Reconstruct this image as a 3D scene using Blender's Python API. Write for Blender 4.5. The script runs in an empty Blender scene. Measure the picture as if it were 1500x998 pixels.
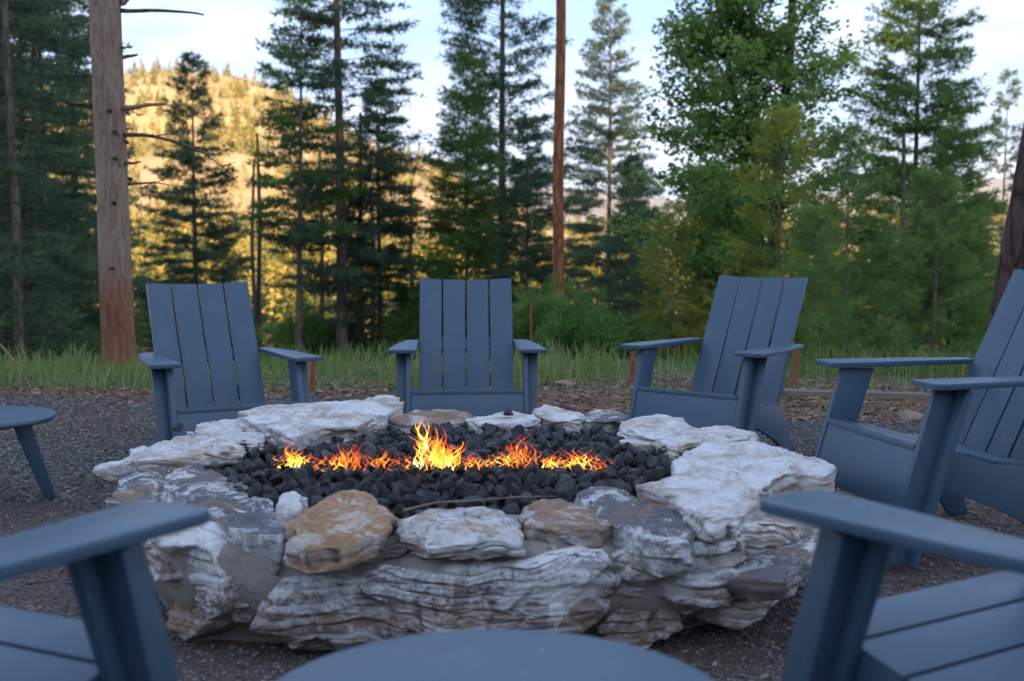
import bpy, math, random
import numpy as np
from mathutils import noise, Vector

sc = bpy.context.scene
R = math.radians
SEED = np.random.default_rng(7)

# ------------------------------------------------------------------ camera
CAM_H = 1.116
cam_d = bpy.data.cameras.new('camera'); cam = bpy.data.objects.new('camera', cam_d)
sc.collection.objects.link(cam); sc.camera = cam
cam.location = (0, 0, CAM_H)
PITCH = math.atan((499 - 348) / 1750.0)
cam.rotation_euler = (R(90) - PITCH, 0, 0)
cam_d.sensor_width = 36; cam_d.lens = 36 * 1750 / 1500.0
cam_d.clip_start = 0.05; cam_d.clip_end = 40000
cam_d.dof.use_dof = True; cam_d.dof.focus_distance = 4.9; cam_d.dof.aperture_fstop = 3.4

# ------------------------------------------------------------------ light
SUN_EL, SUN_AZ = R(9), R(158)          # azimuth measured clockwise from +Y: low evening sun behind the camera, to the right
sun_dir = Vector((math.sin(SUN_AZ) * math.cos(SUN_EL), math.cos(SUN_AZ) * math.cos(SUN_EL), math.sin(SUN_EL)))
w = bpy.data.worlds.new('World'); sc.world = w; w.use_nodes = True
nt = w.node_tree; nt.nodes.clear()
wo = nt.nodes.new('ShaderNodeOutputWorld'); bg = nt.nodes.new('ShaderNodeBackground')
sky = nt.nodes.new('ShaderNodeTexSky'); sky.sky_type = 'NISHITA'; sky.sun_disc = False
sky.sun_elevation = SUN_EL; sky.sun_rotation = SUN_AZ; sky.altitude = 900
sky.air_density = 1.0; sky.dust_density = .3; sky.ozone_density = 2.5
bg.inputs['Strength'].default_value = 0.11
tc = nt.nodes.new('ShaderNodeTexCoord'); mp = nt.nodes.new('ShaderNodeMapping'); mp.inputs['Scale'].default_value = (1.2, 1.2, 7)
cn = nt.nodes.new('ShaderNodeTexNoise'); cn.inputs['Scale'].default_value = 2.2; cn.inputs['Detail'].default_value = 7; cn.inputs['Roughness'].default_value = .55; cn.inputs['Distortion'].default_value = .4
cr = nt.nodes.new('ShaderNodeValToRGB'); cr.color_ramp.elements[0].position = .40; cr.color_ramp.elements[1].position = .72
cr.color_ramp.elements[0].color = (0, 0, 0, 1); cr.color_ramp.elements[1].color = (.65, .65, .65, 1)
mx = nt.nodes.new('ShaderNodeMix'); mx.data_type = 'RGBA'
mx.inputs[7].default_value = (2.9, 3.0, 3.15, 1)
L = nt.links.new
mt = nt.nodes.new('ShaderNodeMix'); mt.data_type = 'RGBA'; mt.blend_type = 'MULTIPLY'; mt.inputs[0].default_value = 1; mt.inputs[7].default_value = (.97, .985, 1.04, 1)   # white balance
L(tc.outputs['Generated'], mp.inputs['Vector']); L(mp.outputs[0], cn.inputs['Vector']); L(cn.outputs[0], cr.inputs[0])
mv = nt.nodes.new('ShaderNodeMix'); mv.data_type = 'RGBA'; mv.inputs[0].default_value = .88; mv.inputs[7].default_value = (.88, 1.38, 2.3, 1)   # flat blue tone mixed over the whole sky, added to brighten overhead light
L(cr.outputs[0], mx.inputs[0]); L(sky.outputs[0], mv.inputs[6]); L(mv.outputs[2], mx.inputs[6]); L(mx.outputs[2], mt.inputs[6]); L(mt.outputs[2], bg.inputs['Color']); L(bg.outputs[0], wo.inputs['Surface'])

sl = bpy.data.lights.new('sun', 'SUN'); sl.energy = 5.0; sl.angle = R(.5); sl.color = (1, .66, .34)
so = bpy.data.objects.new('sun', sl); sc.collection.objects.link(so)
so.rotation_euler = sun_dir.to_track_quat('Z', 'Y').to_euler()

sc.view_settings.view_transform = 'Standard'; sc.view_settings.look = 'None'
sc.view_settings.exposure = 2.45; sc.view_settings.gamma = 1.0
sc.render.engine = 'CYCLES'
sc.cycles.use_denoising = True
sc.cycles.max_bounces = 5; sc.cycles.diffuse_bounces = 3; sc.cycles.glossy_bounces = 2
sc.cycles.transparent_max_bounces = 24; sc.cycles.volume_bounces = 0
sc.cycles.use_adaptive_sampling = True; sc.cycles.adaptive_threshold = .01

# ------------------------------------------------------------------ helpers
def ray(px, py):                      # direction through a point of the 1500x998 photograph
    c, s = math.cos(PITCH), math.sin(PITCH)
    a = (px - 750) / 1750.0; u = -(py - 499) / 1750.0
    return np.array([a, c + u * s, -s + u * c])
def atz(px, py, z):                   # where that line meets height z
    r = ray(px, py); t = (z - CAM_H) / r[2]; return np.array([r[0] * t, r[1] * t, z])
def aty(px, py, y):                   # where it meets depth y
    r = ray(px, py); t = y / r[1]; return np.array([r[0] * t, y, CAM_H + r[2] * t])

def tag(o, label=None, cat=None, group=None, kind=None):
    if label: o['label'] = label
    if cat: o['category'] = cat
    if group: o['group'] = group
    if kind: o['kind'] = kind
    return o
def empty(name, loc, rz=0, **k):
    o = bpy.data.objects.new(name, None); sc.collection.objects.link(o)
    o.location = loc; o.rotation_euler = (0, 0, rz); o.empty_display_size = .1
    return tag(o, **k)
def link(name, me, parent=None, loc=(0, 0, 0), rot=(0, 0, 0), scale=(1, 1, 1), **k):
    o = bpy.data.objects.new(name, me); sc.collection.objects.link(o)
    o.location = loc; o.rotation_euler = rot; o.scale = scale
    if parent: o.parent = parent
    return tag(o, **k)
def npmesh(name, V, F, mat, smooth=False, tint=None):
    """V (N,3); F (M,3) or (M,4) array, or a list of such arrays; mat: material or list."""
    me = bpy.data.meshes.new(name)
    Fs = F if isinstance(F, list) else [F]
    mats = mat if isinstance(mat, list) else [mat]
    V = np.asarray(V, np.float32)
    me.vertices.add(len(V)); me.vertices.foreach_set('co', V.ravel())
    idx = np.concatenate([np.asarray(f).ravel() for f in Fs]).astype(np.int32)
    tot = np.concatenate([np.full(len(f), np.asarray(f).shape[1], np.int32) for f in Fs])
    st = np.concatenate([[0], np.cumsum(tot)[:-1]]).astype(np.int32)
    me.loops.add(len(idx)); me.loops.foreach_set('vertex_index', idx)
    me.polygons.add(len(tot)); me.polygons.foreach_set('loop_start', st)
    me.polygons.foreach_set('loop_total', tot)
    if len(mats) > 1:
        mi = np.concatenate([np.full(len(f), min(i, len(mats) - 1), np.int32) for i, f in enumerate(Fs)])
        me.polygons.foreach_set('material_index', mi)
    me.polygons.foreach_set('use_smooth', np.full(len(tot), bool(smooth)))
    for m in mats: me.materials.append(m)
    if tint is not None:
        a = me.attributes.new('tint', 'FLOAT', 'POINT'); a.data.foreach_set('value', np.asarray(tint, np.float32))
    me.update(calc_edges=True); me.validate()
    return me

class MB:                             # collects boards and tubes into one mesh
    def __init__(s): s.V = []; s.F = []; s.n = 0
    def add(s, V, F):
        s.V += [tuple(v) for v in V]; s.F += [tuple(i + s.n for i in f) for f in F]; s.n += len(V)
    def prism(s, poly, o, u, v, n, t):     # polygon in plane (o,u,v), pushed t along n
        o, u, v, n = map(np.array, (o, u, v, n))
        A = [o + u * p[0] + v * p[1] for p in poly]; B = [a + n * t for a in A]; k = len(poly)
        s.add(A + B, [tuple(range(k))[::-1], tuple(range(k, 2 * k))] + [(i, (i + 1) % k, k + (i + 1) % k, k + i) for i in range(k)])
    def box(s, a, b):
        s.prism([(0, 0), (b[0] - a[0], 0), (b[0] - a[0], b[1] - a[1]), (0, b[1] - a[1])], a, (1, 0, 0), (0, 1, 0), (0, 0, 1), b[2] - a[2])
    def tube(s, pts, rad, k=8, cap=True):
        pts = [np.array(p, float) for p in pts]; rings = []
        for i, p in enumerate(pts):
            d = pts[min(i + 1, len(pts) - 1)] - pts[max(i - 1, 0)]; d /= np.linalg.norm(d) + 1e-9
            a = np.cross(d, (0.13, .97, .2)); a /= np.linalg.norm(a) + 1e-9; b = np.cross(d, a)
            rings += [p + rad[i] * (a * math.cos(2 * math.pi * j / k) + b * math.sin(2 * math.pi * j / k)) for j in range(k)]
        F = [(i * k + j, i * k + (j + 1) % k, (i + 1) * k + (j + 1) % k, (i + 1) * k + j) for i in range(len(pts) - 1) for j in range(k)]
        if cap: F += [tuple(range(k))[::-1], tuple((len(pts) - 1) * k + j for j in range(k))]
        s.add(rings, F)
    def mesh(s, name, mat, bevel=0, smooth=False):
        me = bpy.data.meshes.new(name); me.from_pydata(s.V, [], s.F)
        if bevel:
            import bmesh
            bm = bmesh.new(); bm.from_mesh(me)
            bmesh.ops.recalc_face_normals(bm, faces=bm.faces)
            es = [e for e in bm.edges if len(e.link_faces) == 2 and e.calc_face_angle(0) > .35]
            bmesh.ops.bevel(bm, geom=es, offset=bevel, segments=2, affect='EDGES', profile=.6, clamp_overlap=True)
            bm.to_mesh(me); bm.free(); smooth = True
        me.polygons.foreach_set('use_smooth', np.full(len(me.polygons), bool(smooth)))
        if bevel:
            import bmesh
            bm = bmesh.new(); bm.from_mesh(me)
            for e in bm.edges:
                if len(e.link_faces) == 2 and e.calc_face_angle(0) > .9: e.smooth = False
            bm.to_mesh(me); bm.free()
        me.materials.append(mat); me.update(); return me

# ------------------------------------------------------------------ materials
class N:                               # tiny node helper
    def __init__(s, name):
        s.m = bpy.data.materials.new(name); s.m.use_nodes = True; s.t = s.m.node_tree
        s.b = s.t.nodes['Principled BSDF']; s.out = s.t.nodes['Material Output']
    def n(s, typ, **k):
        x = s.t.nodes.new('ShaderNode' + typ)
        for a, v in k.items():
            if a in ('inp',):
                for kk, vv in v.items():
                    if isinstance(vv, bpy.types.NodeSocket): s.t.links.new(vv, x.inputs[kk])
                    else: x.inputs[kk].default_value = vv
            else: setattr(x, a, v)
        return x
    def l(s, a, b): s.t.links.new(a, b)
    def noise(s, vec, scale, detail=5, rough=.6, dist=0):
        x = s.n('TexNoise', inp={'Scale': scale, 'Detail': detail, 'Roughness': rough, 'Distortion': dist})
        if vec is not None: s.l(vec, x.inputs['Vector'])
        return x.outputs[0]
    def ramp(s, fac, stops, interp='LINEAR'):
        x = s.n('ValToRGB'); e = x.color_ramp.elements; x.color_ramp.interpolation = interp
        while len(e) < len(stops): e.new(.5)
        for el, (p, c) in zip(e, stops):
            el.position = p; el.color = tuple(c) + (1,) if not isinstance(c, (int, float)) else (c, c, c, 1)
        s.l(fac, x.inputs[0]); return x.outputs[0]
    def mix(s, f, a, b, mode='MIX'):
        x = s.n('Mix', data_type='RGBA', blend_type=mode)
        for sock, v in ((x.inputs[0], f), (x.inputs[6], a), (x.inputs[7], b)):
            if isinstance(v, bpy.types.NodeSocket): s.l(v, sock)
            else: sock.default_value = v if isinstance(v, (int, float)) else (tuple(v) + (1,) if len(v) == 3 else v)
        return x.outputs[2]
    def math(s, op, a, b=0.0, c=None, clamp=False):
        x = s.n('Math', operation=op, use_clamp=clamp)
        for sock, v in zip(x.inputs, (a, b, c)):
            if v is None: continue
            if isinstance(v, bpy.types.NodeSocket): s.l(v, sock)
            else: sock.default_value = v
        return x.outputs[0]
    def vmap(s, vec, scale=(1, 1, 1), loc=(0, 0, 0), rot=(0, 0, 0)):
        x = s.n('Mapping'); x.inputs['Scale'].default_value = scale; x.inputs['Location'].default_value = loc; x.inputs['Rotation'].default_value = rot
        s.l(vec, x.inputs['Vector']); return x.outputs[0]
    def bump(s, h, strength=.3, dist=.01, prev=None):
        x = s.n('Bump', inp={'Strength': strength, 'Distance': dist}); s.l(h, x.inputs['Height'])
        if prev is not None: s.l(prev, x.inputs['Normal'])
        return x.outputs[0]
    def fin(s, col=None, rough=None, nor=None, spec=None):
        for key, v in (('Base Color', col), ('Roughness', rough), ('Normal', nor), ('Specular IOR Level', spec)):
            if v is None: continue
            if isinstance(v, bpy.types.NodeSocket): s.l(v, s.b.inputs[key])
            else: s.b.inputs[key].default_value = v if isinstance(v, (int, float)) else tuple(v) + (1,)
        return s.m
def objco(n, rnd=True):
    tcn = n.n('TexCoord').outputs['Object']
    if not rnd: return tcn
    oi = n.n('ObjectInfo'); r = n.math('MULTIPLY', oi.outputs['Random'], 37.0)
    cx = n.n('CombineXYZ'); n.l(r, cx.inputs[0]); n.l(r, cx.inputs[1]); n.l(r, cx.inputs[2])
    a = n.n('VectorMath', operation='ADD'); n.l(tcn, a.inputs[0]); n.l(cx.outputs[0], a.inputs[1]); return a.outputs[0]

def mat_paint():
    n = N('slate_blue_lumber'); v = objco(n)
    a = n.noise(v, 3.0, 4); b = n.noise(v, 60, 4, .7); g = n.noise(n.vmap(v, (40, 40, 6)), 3, 3)
    col = n.mix(n.ramp(a, [(.3, 0), (.75, 1)]), (.038, .078, .120), (.045, .088, .134))
    dust = n.ramp(n.noise(v, 5, 10, .8, .5), [(.52, 0), (.78, .22)])
    col = n.mix(dust, col, (.21, .235, .26))
    speck = n.ramp(n.noise(v, 55, 2, .5), [(.76, 0), (.79, .6)])
    col = n.mix(speck, col, (.5, .5, .48))
    ro = n.ramp(a, [(.2, .34), (.8, .5)])
    bm = n.bump(b, .08, .002, n.bump(g, .05, .002))
    n.fin(col, ro, bm, .45); return n.m
def mat_stone(name, tops, bands, patch=.5, wet=.75, lz=0.0, rusty=.62):
    n = N(name); v = objco(n)
    warp = n.noise(v, 3.2, 4, .6)
    vz = n.n('SeparateXYZ'); n.l(v, vz.inputs[0])
    zz = n.math('MULTIPLY_ADD', warp, .16, vz.outputs[2])
    cx = n.n('CombineXYZ'); n.l(vz.outputs[0], cx.inputs[0]); n.l(vz.outputs[1], cx.inputs[1]); n.l(zz, cx.inputs[2])
    st = n.noise(n.vmap(cx.outputs[0], (1.4, 1.4, 15)), 1.7, 10, .74, .25)
    bcol = n.ramp(st, bands)
    top = n.ramp(n.noise(v, 5.5, 10, .74, .9), tops)
    geo = n.n('NewGeometry'); tn = n.n('SeparateXYZ'); n.l(geo.outputs['True Normal'], tn.inputs[0])
    up = n.math('ADD', tn.outputs[2], n.math('MULTIPLY', n.math('SUBTRACT', warp, .5), .7))
    uf = n.ramp(up, [(.45, 0), (.72, 1)])
    col = n.mix(uf, bcol, top)
    rust = n.ramp(n.noise(n.vmap(cx.outputs[0], (1, 1, 3.5)), 4.2, 9, .75, .6), [(.50, 0), (.60, rusty)])
    col = n.mix(rust, col, n.ramp(n.noise(v, 20, 6, .7), [(.3, (.20, .10, .045)), (.7, (.50, .28, .13))]))
    zo = n.n('SeparateXYZ'); n.l(n.n('TexCoord').outputs['Object'], zo.inputs[0])
    lf = n.math('ADD', n.noise(v, 6, 12, .80, .8), n.math('MULTIPLY', n.math('SUBTRACT', zo.outputs[2], .14), lz))
    lich = n.ramp(lf, [(.505, 0), (.55, patch)])
    col = n.mix(lich, col, n.ramp(n.noise(v, 34, 7, .8), [(.32, (.42, .43, .46)), (.5, (.80, .80, .79))]))
    dk = n.ramp(n.noise(v, 9, 12, .82, 1.2), [(.60, 0), (.66, .75)])
    col = n.mix(dk, col, (.085, .08, .085))
    crk = n.ramp(n.noise(n.vmap(cx.outputs[0], (3, 3, 24)), 2.5, 10, .78, .5), [(.36, 1), (.40, 0)])
    crk = n.math('MULTIPLY', crk, n.math('SUBTRACT', 1.0, n.math('MULTIPLY', uf, .75)))
    vor = n.n('TexVoronoi', feature='DISTANCE_TO_EDGE', inp={'Scale': 7.0}); dv = n.n('VectorMath', operation='ADD'); n.l(v, dv.inputs[0])
    nv = n.n('TexNoise', inp={'Scale': 9.0, 'Detail': 6.0}); n.l(v, nv.inputs['Vector']); sv = n.n('VectorMath', operation='SCALE'); sv.inputs[3].default_value = .25; n.l(nv.outputs['Color'], sv.inputs[0]); n.l(sv.outputs[0], dv.inputs[1]); n.l(dv.outputs[0], vor.inputs['Vector'])
    frac = n.ramp(vor.outputs[0], [(.0, 1), (.018, 0)])
    frac = n.math('MULTIPLY', frac, n.ramp(n.noise(v, 4, 3), [(.5, 0), (.6, .8)]))
    col = n.mix(n.math('MULTIPLY', crk, .85), col, (.055, .045, .04))
    col = n.mix(frac, col, (.05, .045, .045))
    fine = n.noise(v, 90, 6, .7)
    col = n.mix(n.ramp(fine, [(.3, .0), (.75, .5)]), col, n.mix(.35, col, (.2, .19, .19)))
    hh = n.math('SUBTRACT', st, n.math('MULTIPLY', n.math('ADD', crk, frac), .5))
    h1 = n.bump(hh, .6, .02); h2 = n.bump(n.noise(v, 22, 10, .8, .8), .8, .014, h1); h3 = n.bump(fine, .5, .004, h2)
    n.fin(col, wet, h3, .3); return n.m
BR = (.23, .14, .085)
M = {}
M['paint'] = mat_paint()
n = N('dull_steel'); n.b.inputs['Metallic'].default_value = .8; M['steel'] = n.fin((.14, .17, .21), .5)
M['white'] = mat_stone('white_quartzite', [(.3, (.36, .30, .25)), (.43, (.52, .49, .46)), (.55, (.76, .75, .73)), (.66, (.52, .51, .52)), (.75, (.66, .60, .54))],
    [(.3, BR), (.40, (.46, .34, .25)), (.48, (.62, .59, .55)), (.56, (.33, .33, .36)), (.62, (.55, .46, .38)), (.72, (.6, .57, .53))])
M['grey'] = mat_stone('grey_banded_quartzite', [(.3, (.07, .07, .08)), (.5, (.14, .13, .145)), (.6, (.09, .085, .10)), (.75, (.28, .23, .21))],
    [(.3, (.14, .13, .13)), (.43, (.30, .29, .29)), (.5, (.5, .5, .49)), (.58, (.2, .17, .15)), (.72, (.5, .5, .5))], .75, .7, 0.0, .35)
M['brown'] = mat_stone('brown_banded_quartzite', [(.3, (.16, .10, .07)), (.5, (.27, .175, .12)), (.65, (.35, .27, .21)), (.8, (.42, .38, .33))],
    [(.28, (.13, .09, .065)), (.4, (.30, .18, .10)), (.48, (.42, .36, .31)), (.54, (.21, .17, .15)), (.6, (.36, .25, .16)), (.72, (.45, .43, .42))], .5)
M['orange'] = mat_stone('ochre_quartzite', [(.3, (.26, .14, .065)), (.5, (.42, .235, .10)), (.65, (.36, .21, .11)), (.8, (.48, .42, .36))],
    [(.3, (.20, .13, .08)), (.45, (.38, .27, .18)), (.55, (.45, .40, .34)), (.7, (.30, .22, .15))], .45)
M['big'] = mat_stone('banded_face_quartzite', [(.3, (.30, .27, .25)), (.5, (.48, .47, .47)), (.7, (.33, .33, .36))],
    [(.25, (.12, .08, .055)), (.36, (.36, .20, .11)), (.42, (.52, .46, .40)), (.47, (.20, .18, .19)), (.52, (.42, .26, .15)), (.57, (.62, .61, .60)), (.63, (.28, .28, .31)), (.7, (.6, .55, .5))], .85, .75, 1.0, .7)
def mat_mortar():
    n = N('mortar'); v = objco(n, False)
    col = n.ramp(n.noise(v, 6, 6, .6), [(.3, (.22, .195, .165)), (.5, (.36, .33, .29)), (.7, (.46, .43, .39))])
    n.fin(col, .9, n.bump(n.noise(v, 30, 10, .8), .9, .02), .2); return n.m
M['mortar'] = mat_mortar()
def mat_lava():
    n = N('black_lava_rock'); v = objco(n)
    oi = n.n('ObjectInfo')
    at = n.n('Attribute', attribute_name='tint')
    f = n.math('ADD', n.noise(v, 25, 5, .7), n.math('MULTIPLY', n.math('SUBTRACT', n.math('FRACT', n.math('ADD', oi.outputs['Random'], at.outputs['Fac'])), .5), .35))
    col = n.ramp(f, [(.2, (.018, .019, .021)), (.5, (.042, .044, .049)), (.72, (.08, .082, .086)), (.9, (.16, .155, .15))])
    n.fin(col, .72, n.bump(n.noise(v, 110, 6, .75), .8, .006), .35); return n.m
M['lava'] = mat_lava()
def mat_bark(name, a, b, c, sc_=1.0, strength=1.0):
    n = N(name); v = objco(n)
    vv = n.vmap(v, (9 * sc_, 9 * sc_, 1.6 * sc_))
    f = n.noise(vv, 2.2, 8, .65, .6); g = n.noise(v, 1.3, 4)
    vor = n.n('TexVoronoi', feature='DISTANCE_TO_EDGE', inp={'Scale': 1.6}); n.l(n.vmap(v, (7 * sc_, 7 * sc_, 1.5 * sc_)), vor.inputs['Vector'])
    crack = n.ramp(vor.outputs[0], [(.0, 0), (.12, 1)])
    col = n.ramp(f, [(.3, a), (.52, b), (.75, c)])
    col = n.mix(n.ramp(g, [(.4, 0), (.7, .5)]), col, b)
    col = n.mix(n.math('MULTIPLY', n.math('SUBTRACT', 1.0, crack), .55), col, tuple(x * .35 for x in a))
    n.fin(col, .9, n.bump(crack, .6 * strength, .02, n.bump(f, .6 * strength, .02)), .15); return n.m
M['bark'] = mat_bark('pine_bark', (.10, .075, .06), (.21, .155, .125), (.33, .25, .20))
M['bark_red'] = mat_bark('red_cedar_bark', (.16, .06, .03), (.36, .14, .065), (.48, .21, .10))
M['bark_dark'] = mat_bark('dark_furrowed_bark', (.03, .022, .02), (.09, .06, .05), (.17, .115, .09), .8, 1.6)
M['bark_grey'] = mat_bark('grey_brown_bark', (.07, .055, .045), (.14, .11, .09), (.2, .165, .14))
def mat_bigtrunk():
    n = N('scarred_pine_bark'); v = objco(n, False)
    f = n.noise(n.vmap(v, (11, 11, 2.0)), 2.4, 10, .78, .8); g = n.noise(v, 2.2, 5, .6)
    vor = n.n('TexVoronoi', feature='DISTANCE_TO_EDGE', inp={'Scale': 2.2}); n.l(n.vmap(v, (7, 7, 1.8)), vor.inputs['Vector'])
    crack = n.ramp(vor.outputs[0], [(.0, .6), (.06, 1)])
    col = n.ramp(f, [(.32, (.13, .085, .06)), (.5, (.40, .275, .20)), (.70, (.56, .42, .33))])
    sp = n.n('SeparateXYZ'); n.l(v, sp.inputs[0])
    low = n.ramp(n.math('ADD', n.math('MULTIPLY', sp.outputs[2], .42), n.math('MULTIPLY', g, .5)), [(.42, 1), (.66, 0)])
    col = n.mix(n.math('MULTIPLY', low, .8), col, n.ramp(f, [(.3, (.10, .035, .02)), (.55, (.34, .13, .06)), (.75, (.42, .2, .11))]))
    col = n.mix(n.math('MULTIPLY', n.math('SUBTRACT', 1.0, crack), .4), col, (.06, .035, .025))
    n.fin(col, .9, n.bump(crack, .15, .008, n.bump(f, 1.0, .04)), .15); return n.m
M['bark_scar'] = mat_bigtrunk()
def mat_leaf(name, dark, mid, light, transl=.25, rough=.55):
    n = N(name); at = n.n('Attribute', attribute_name='tint').outputs['Fac']
    v = n.n('TexCoord').outputs['Object']
    f = n.math('ADD', at, n.math('MULTIPLY', n.math('SUBTRACT', n.noise(v, .9, 3), .5), .9))
    oi = n.n('ObjectInfo'); f = n.math('ADD', f, n.math('MULTIPLY', n.math('SUBTRACT', oi.outputs['Random'], .5), .25))
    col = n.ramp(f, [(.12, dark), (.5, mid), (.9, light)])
    n.fin(col, rough, None, .25)
    tr = n.n('BsdfTranslucent'); n.l(n.mix(.35, col, light), tr.inputs['Color'])
    ms = n.n('MixShader', inp={0: transl}); n.l(n.b.outputs[0], ms.inputs[1]); n.l(tr.outputs[0], ms.inputs[2])
    n.l(ms.outputs[0], n.out.inputs['Surface']); return n.m
M['needle'] = mat_leaf('blue_green_needles', (.05, .095, .058), (.105, .175, .10), (.18, .25, .12), .42)
M['needle_dark'] = mat_leaf('dark_fir_needles', (.04, .08, .045), (.088, .155, .08), (.16, .225, .10), .42)
M['needle_green'] = mat_leaf('green_needles', (.06, .12, .03), (.13, .235, .055), (.23, .33, .08), .45)
M['needle_sun_tint'] = mat_leaf('sun_tinted_needles', (.10, .13, .02), (.28, .31, .05), (.48, .46, .08), .45)  # sunlight on the saplings is put into this needle colour
M['leaf'] = mat_leaf('oak_leaves', (.10, .18, .04), (.20, .33, .07), (.33, .47, .12), .52)
M['bush'] = mat_leaf('shrub_leaves', (.04, .11, .02), (.11, .24, .045), (.19, .34, .07), .4)
M['hill_tree'] = mat_leaf('hillside_conifer_needles', (.05, .07, .018), (.17, .165, .04), (.34, .28, .075), .15, .8)
M['grass'] = mat_leaf('grass_blades', (.07, .14, .025), (.15, .25, .05), (.34, .33, .15), .35)

def mat_ground():
    n = N('ground_soil'); geo = n.n('NewGeometry').outputs['Position']
    sp = n.n('SeparateXYZ'); n.l(geo, sp.inputs[0]); X, Y, Z = sp.outputs
    big = n.noise(geo, .9, 5, .6); fine = n.noise(geo, 45, 6, .75); mid = n.noise(geo, 7, 6, .7)
    vor = n.n('TexVoronoi', inp={'Scale': 75.0}); n.l(geo, vor.inputs['Vector'])
    gcol = n.mix(n.math('MULTIPLY', fine, .8), n.ramp(vor.outputs['Color'], [(.1, (.04, .037, .035)), (.6, (.092, .085, .08)), (.95, (.2, .19, .18))]), (.06, .055, .055))
    dirt = n.ramp(n.math('ADD', big, n.math('MULTIPLY', n.math('SUBTRACT', mid, .5), .6)), [(.44, 0), (.62, .8)])
    gcol = n.mix(dirt, gcol, n.ramp(fine, [(.3, (.06, .036, .026)), (.7, (.17, .10, .07))]))
    mcol = n.ramp(n.noise(geo, 30, 7, .8), [(.3, (.07, .035, .02)), (.5, (.17, .09, .05)), (.7, (.27, .18, .11))])
    grs = n.ramp(n.noise(geo, 3, 7, .7), [(.3, (.045, .06, .02)), (.55, (.08, .10, .035)), (.75, (.17, .13, .07))])
    flr = n.ramp(n.noise(geo, .5, 7, .7), [(.3, (.03, .035, .015)), (.6, (.06, .06, .03)), (.8, (.12, .095, .05))])
    hil = n.ramp(n.noise(geo, .022, 9, .7, .4), [(.3, (.12, .12, .04)), (.45, (.30, .23, .10)), (.6, (.44, .33, .19)), (.75, (.24, .21, .09))])
    edge = n.n('MapRange', interpolation_type='SMOOTHSTEP', inp={'Value': X, 1: -1.0, 2: 1.6, 3: 8.35, 4: 7.25}).outputs[0]
    jit = n.math('MULTIPLY', n.math('SUBTRACT', n.noise(geo, 2.2, 5, .7), .5), .9)
    yy = n.math('ADD', Y, jit)
    def step(a, b, wd):
        return n.math('DIVIDE', n.math('SUBTRACT', a, b), wd, clamp=True)
    c = n.mix(step(yy, edge, .12), gcol, mcol)
    e2 = n.n('MapRange', interpolation_type='SMOOTHSTEP', inp={'Value': X, 1: -1.6, 2: .6, 3: 8.6, 4: 8.55}).outputs[0]
    c = n.mix(step(yy, e2, .3), c, grs)
    c = n.mix(step(yy, 15.0, 6.0), c, flr)
    c = n.mix(step(Y, 130.0, 80.0), c, hil)
    bm = n.bump(vor.outputs['Distance'], .6, .008, n.bump(mid, .4, .02))
    n.fin(c, .9, bm, .2); return n.m
M['ground'] = mat_ground()

# ------------------------------------------------------------------ terrain
def sst(a, b, x):
    t = np.clip((x - a) / (b - a), 0, 1); return t * t * (3 - 2 * t)
def fnoise(x, y, s, oct=4, seed=0):
    """cheap value noise, vectorised"""
    out = 0; amp = 1
    for o in range(oct):
        xs = x * s + 17.3 * o + seed * 5.1; ys = y * s + 9.7 * o + seed * 3.3
        xi = np.floor(xs).astype(np.int64); yi = np.floor(ys).astype(np.int64); fx = xs - xi; fy = ys - yi
        fx = fx * fx * (3 - 2 * fx); fy = fy * fy * (3 - 2 * fy)
        def h(a, b):
            v = np.sin(a * 127.1 + b * 311.7 + o * 74.7 + seed) * 43758.5453; return v - np.floor(v)
        out = out + amp * ((h(xi, yi) * (1 - fx) + h(xi + 1, yi) * fx) * (1 - fy) + (h(xi, yi + 1) * (1 - fx) + h(xi + 1, yi + 1) * fx) * fy - .5)
        amp *= .5; s *= 2.03
    return out
AZP = np.array([-9, -.9, -.5, -.32, -.24, -.205, -.17, -.11, -.06, -.02, .02, .08, .15, .3, .6, 9])       # x/y
RDG = np.array([60, 70, 92, 103, 105, 98, 80, 54, 46, 26, 10, 3, 4, 14, 30, 30])                          # ridge height at 800 m
def ter(x, y):
    x = np.asarray(x, float); y = np.asarray(y, float)
    z = 0 * x
    f = np.maximum(y, 0)
    z = z - 1.1 * sst(9, 22, f) - 6.5 * sst(18, 70, f) - 10 * sst(60, 150, f)
    az = np.where(y > 1, x / np.maximum(y, 1), 0)
    rid = np.interp(az, AZP, RDG)
    up = .12 * sst(150, 450, f) + .88 * sst(400, 810, f) ** 1.15
    z = z + (rid + 17.6) * up + fnoise(x, y, .012, 5, 1) * 14 * sst(120, 500, f) + fnoise(x, y, .05, 4, 2) * .9 * sst(12, 60, f)
    z = z - (rid + 140) * sst(850, 1600, f)
    z = z + 1.5 * sst(10, 40, -y) + 18 * sst(50, 120, -y) + 6 * sst(90, 180, -y) + fnoise(x, y, .03, 4, 4) * 6 * sst(15, 60, -y)  # unseen rise behind the camera, shaped to keep the clearing in shade
    side = np.abs(x); z = z + 2.0 * sst(14, 60, side) * (1 - sst(0, 60, f))
    z = z + .012 * fnoise(x, y, 1.3, 3, 3)
    z = z + .075 * np.exp(-((x - 1.75) ** 2 + (y - 4.25) ** 2) / .9) - .035 * np.exp(-(x ** 2 + (y - 6.5) ** 2) / 1.5) - .03 * np.exp(-((x + 1.5) ** 2 + (y - 5.8) ** 2) / .8)
    z = z + .135 * (1 - sst(1.5, 3.0, y))
    return z
def terz(x, y): return float(ter(np.array([x]), np.array([y]))[0])
rr = np.concatenate([np.linspace(.4, 12, 90), 12 * (12000 / 12) ** (np.linspace(0, 1, 190)[1:])])
na = 720; aa = np.linspace(0, 2 * np.pi, na, endpoint=False)
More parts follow.
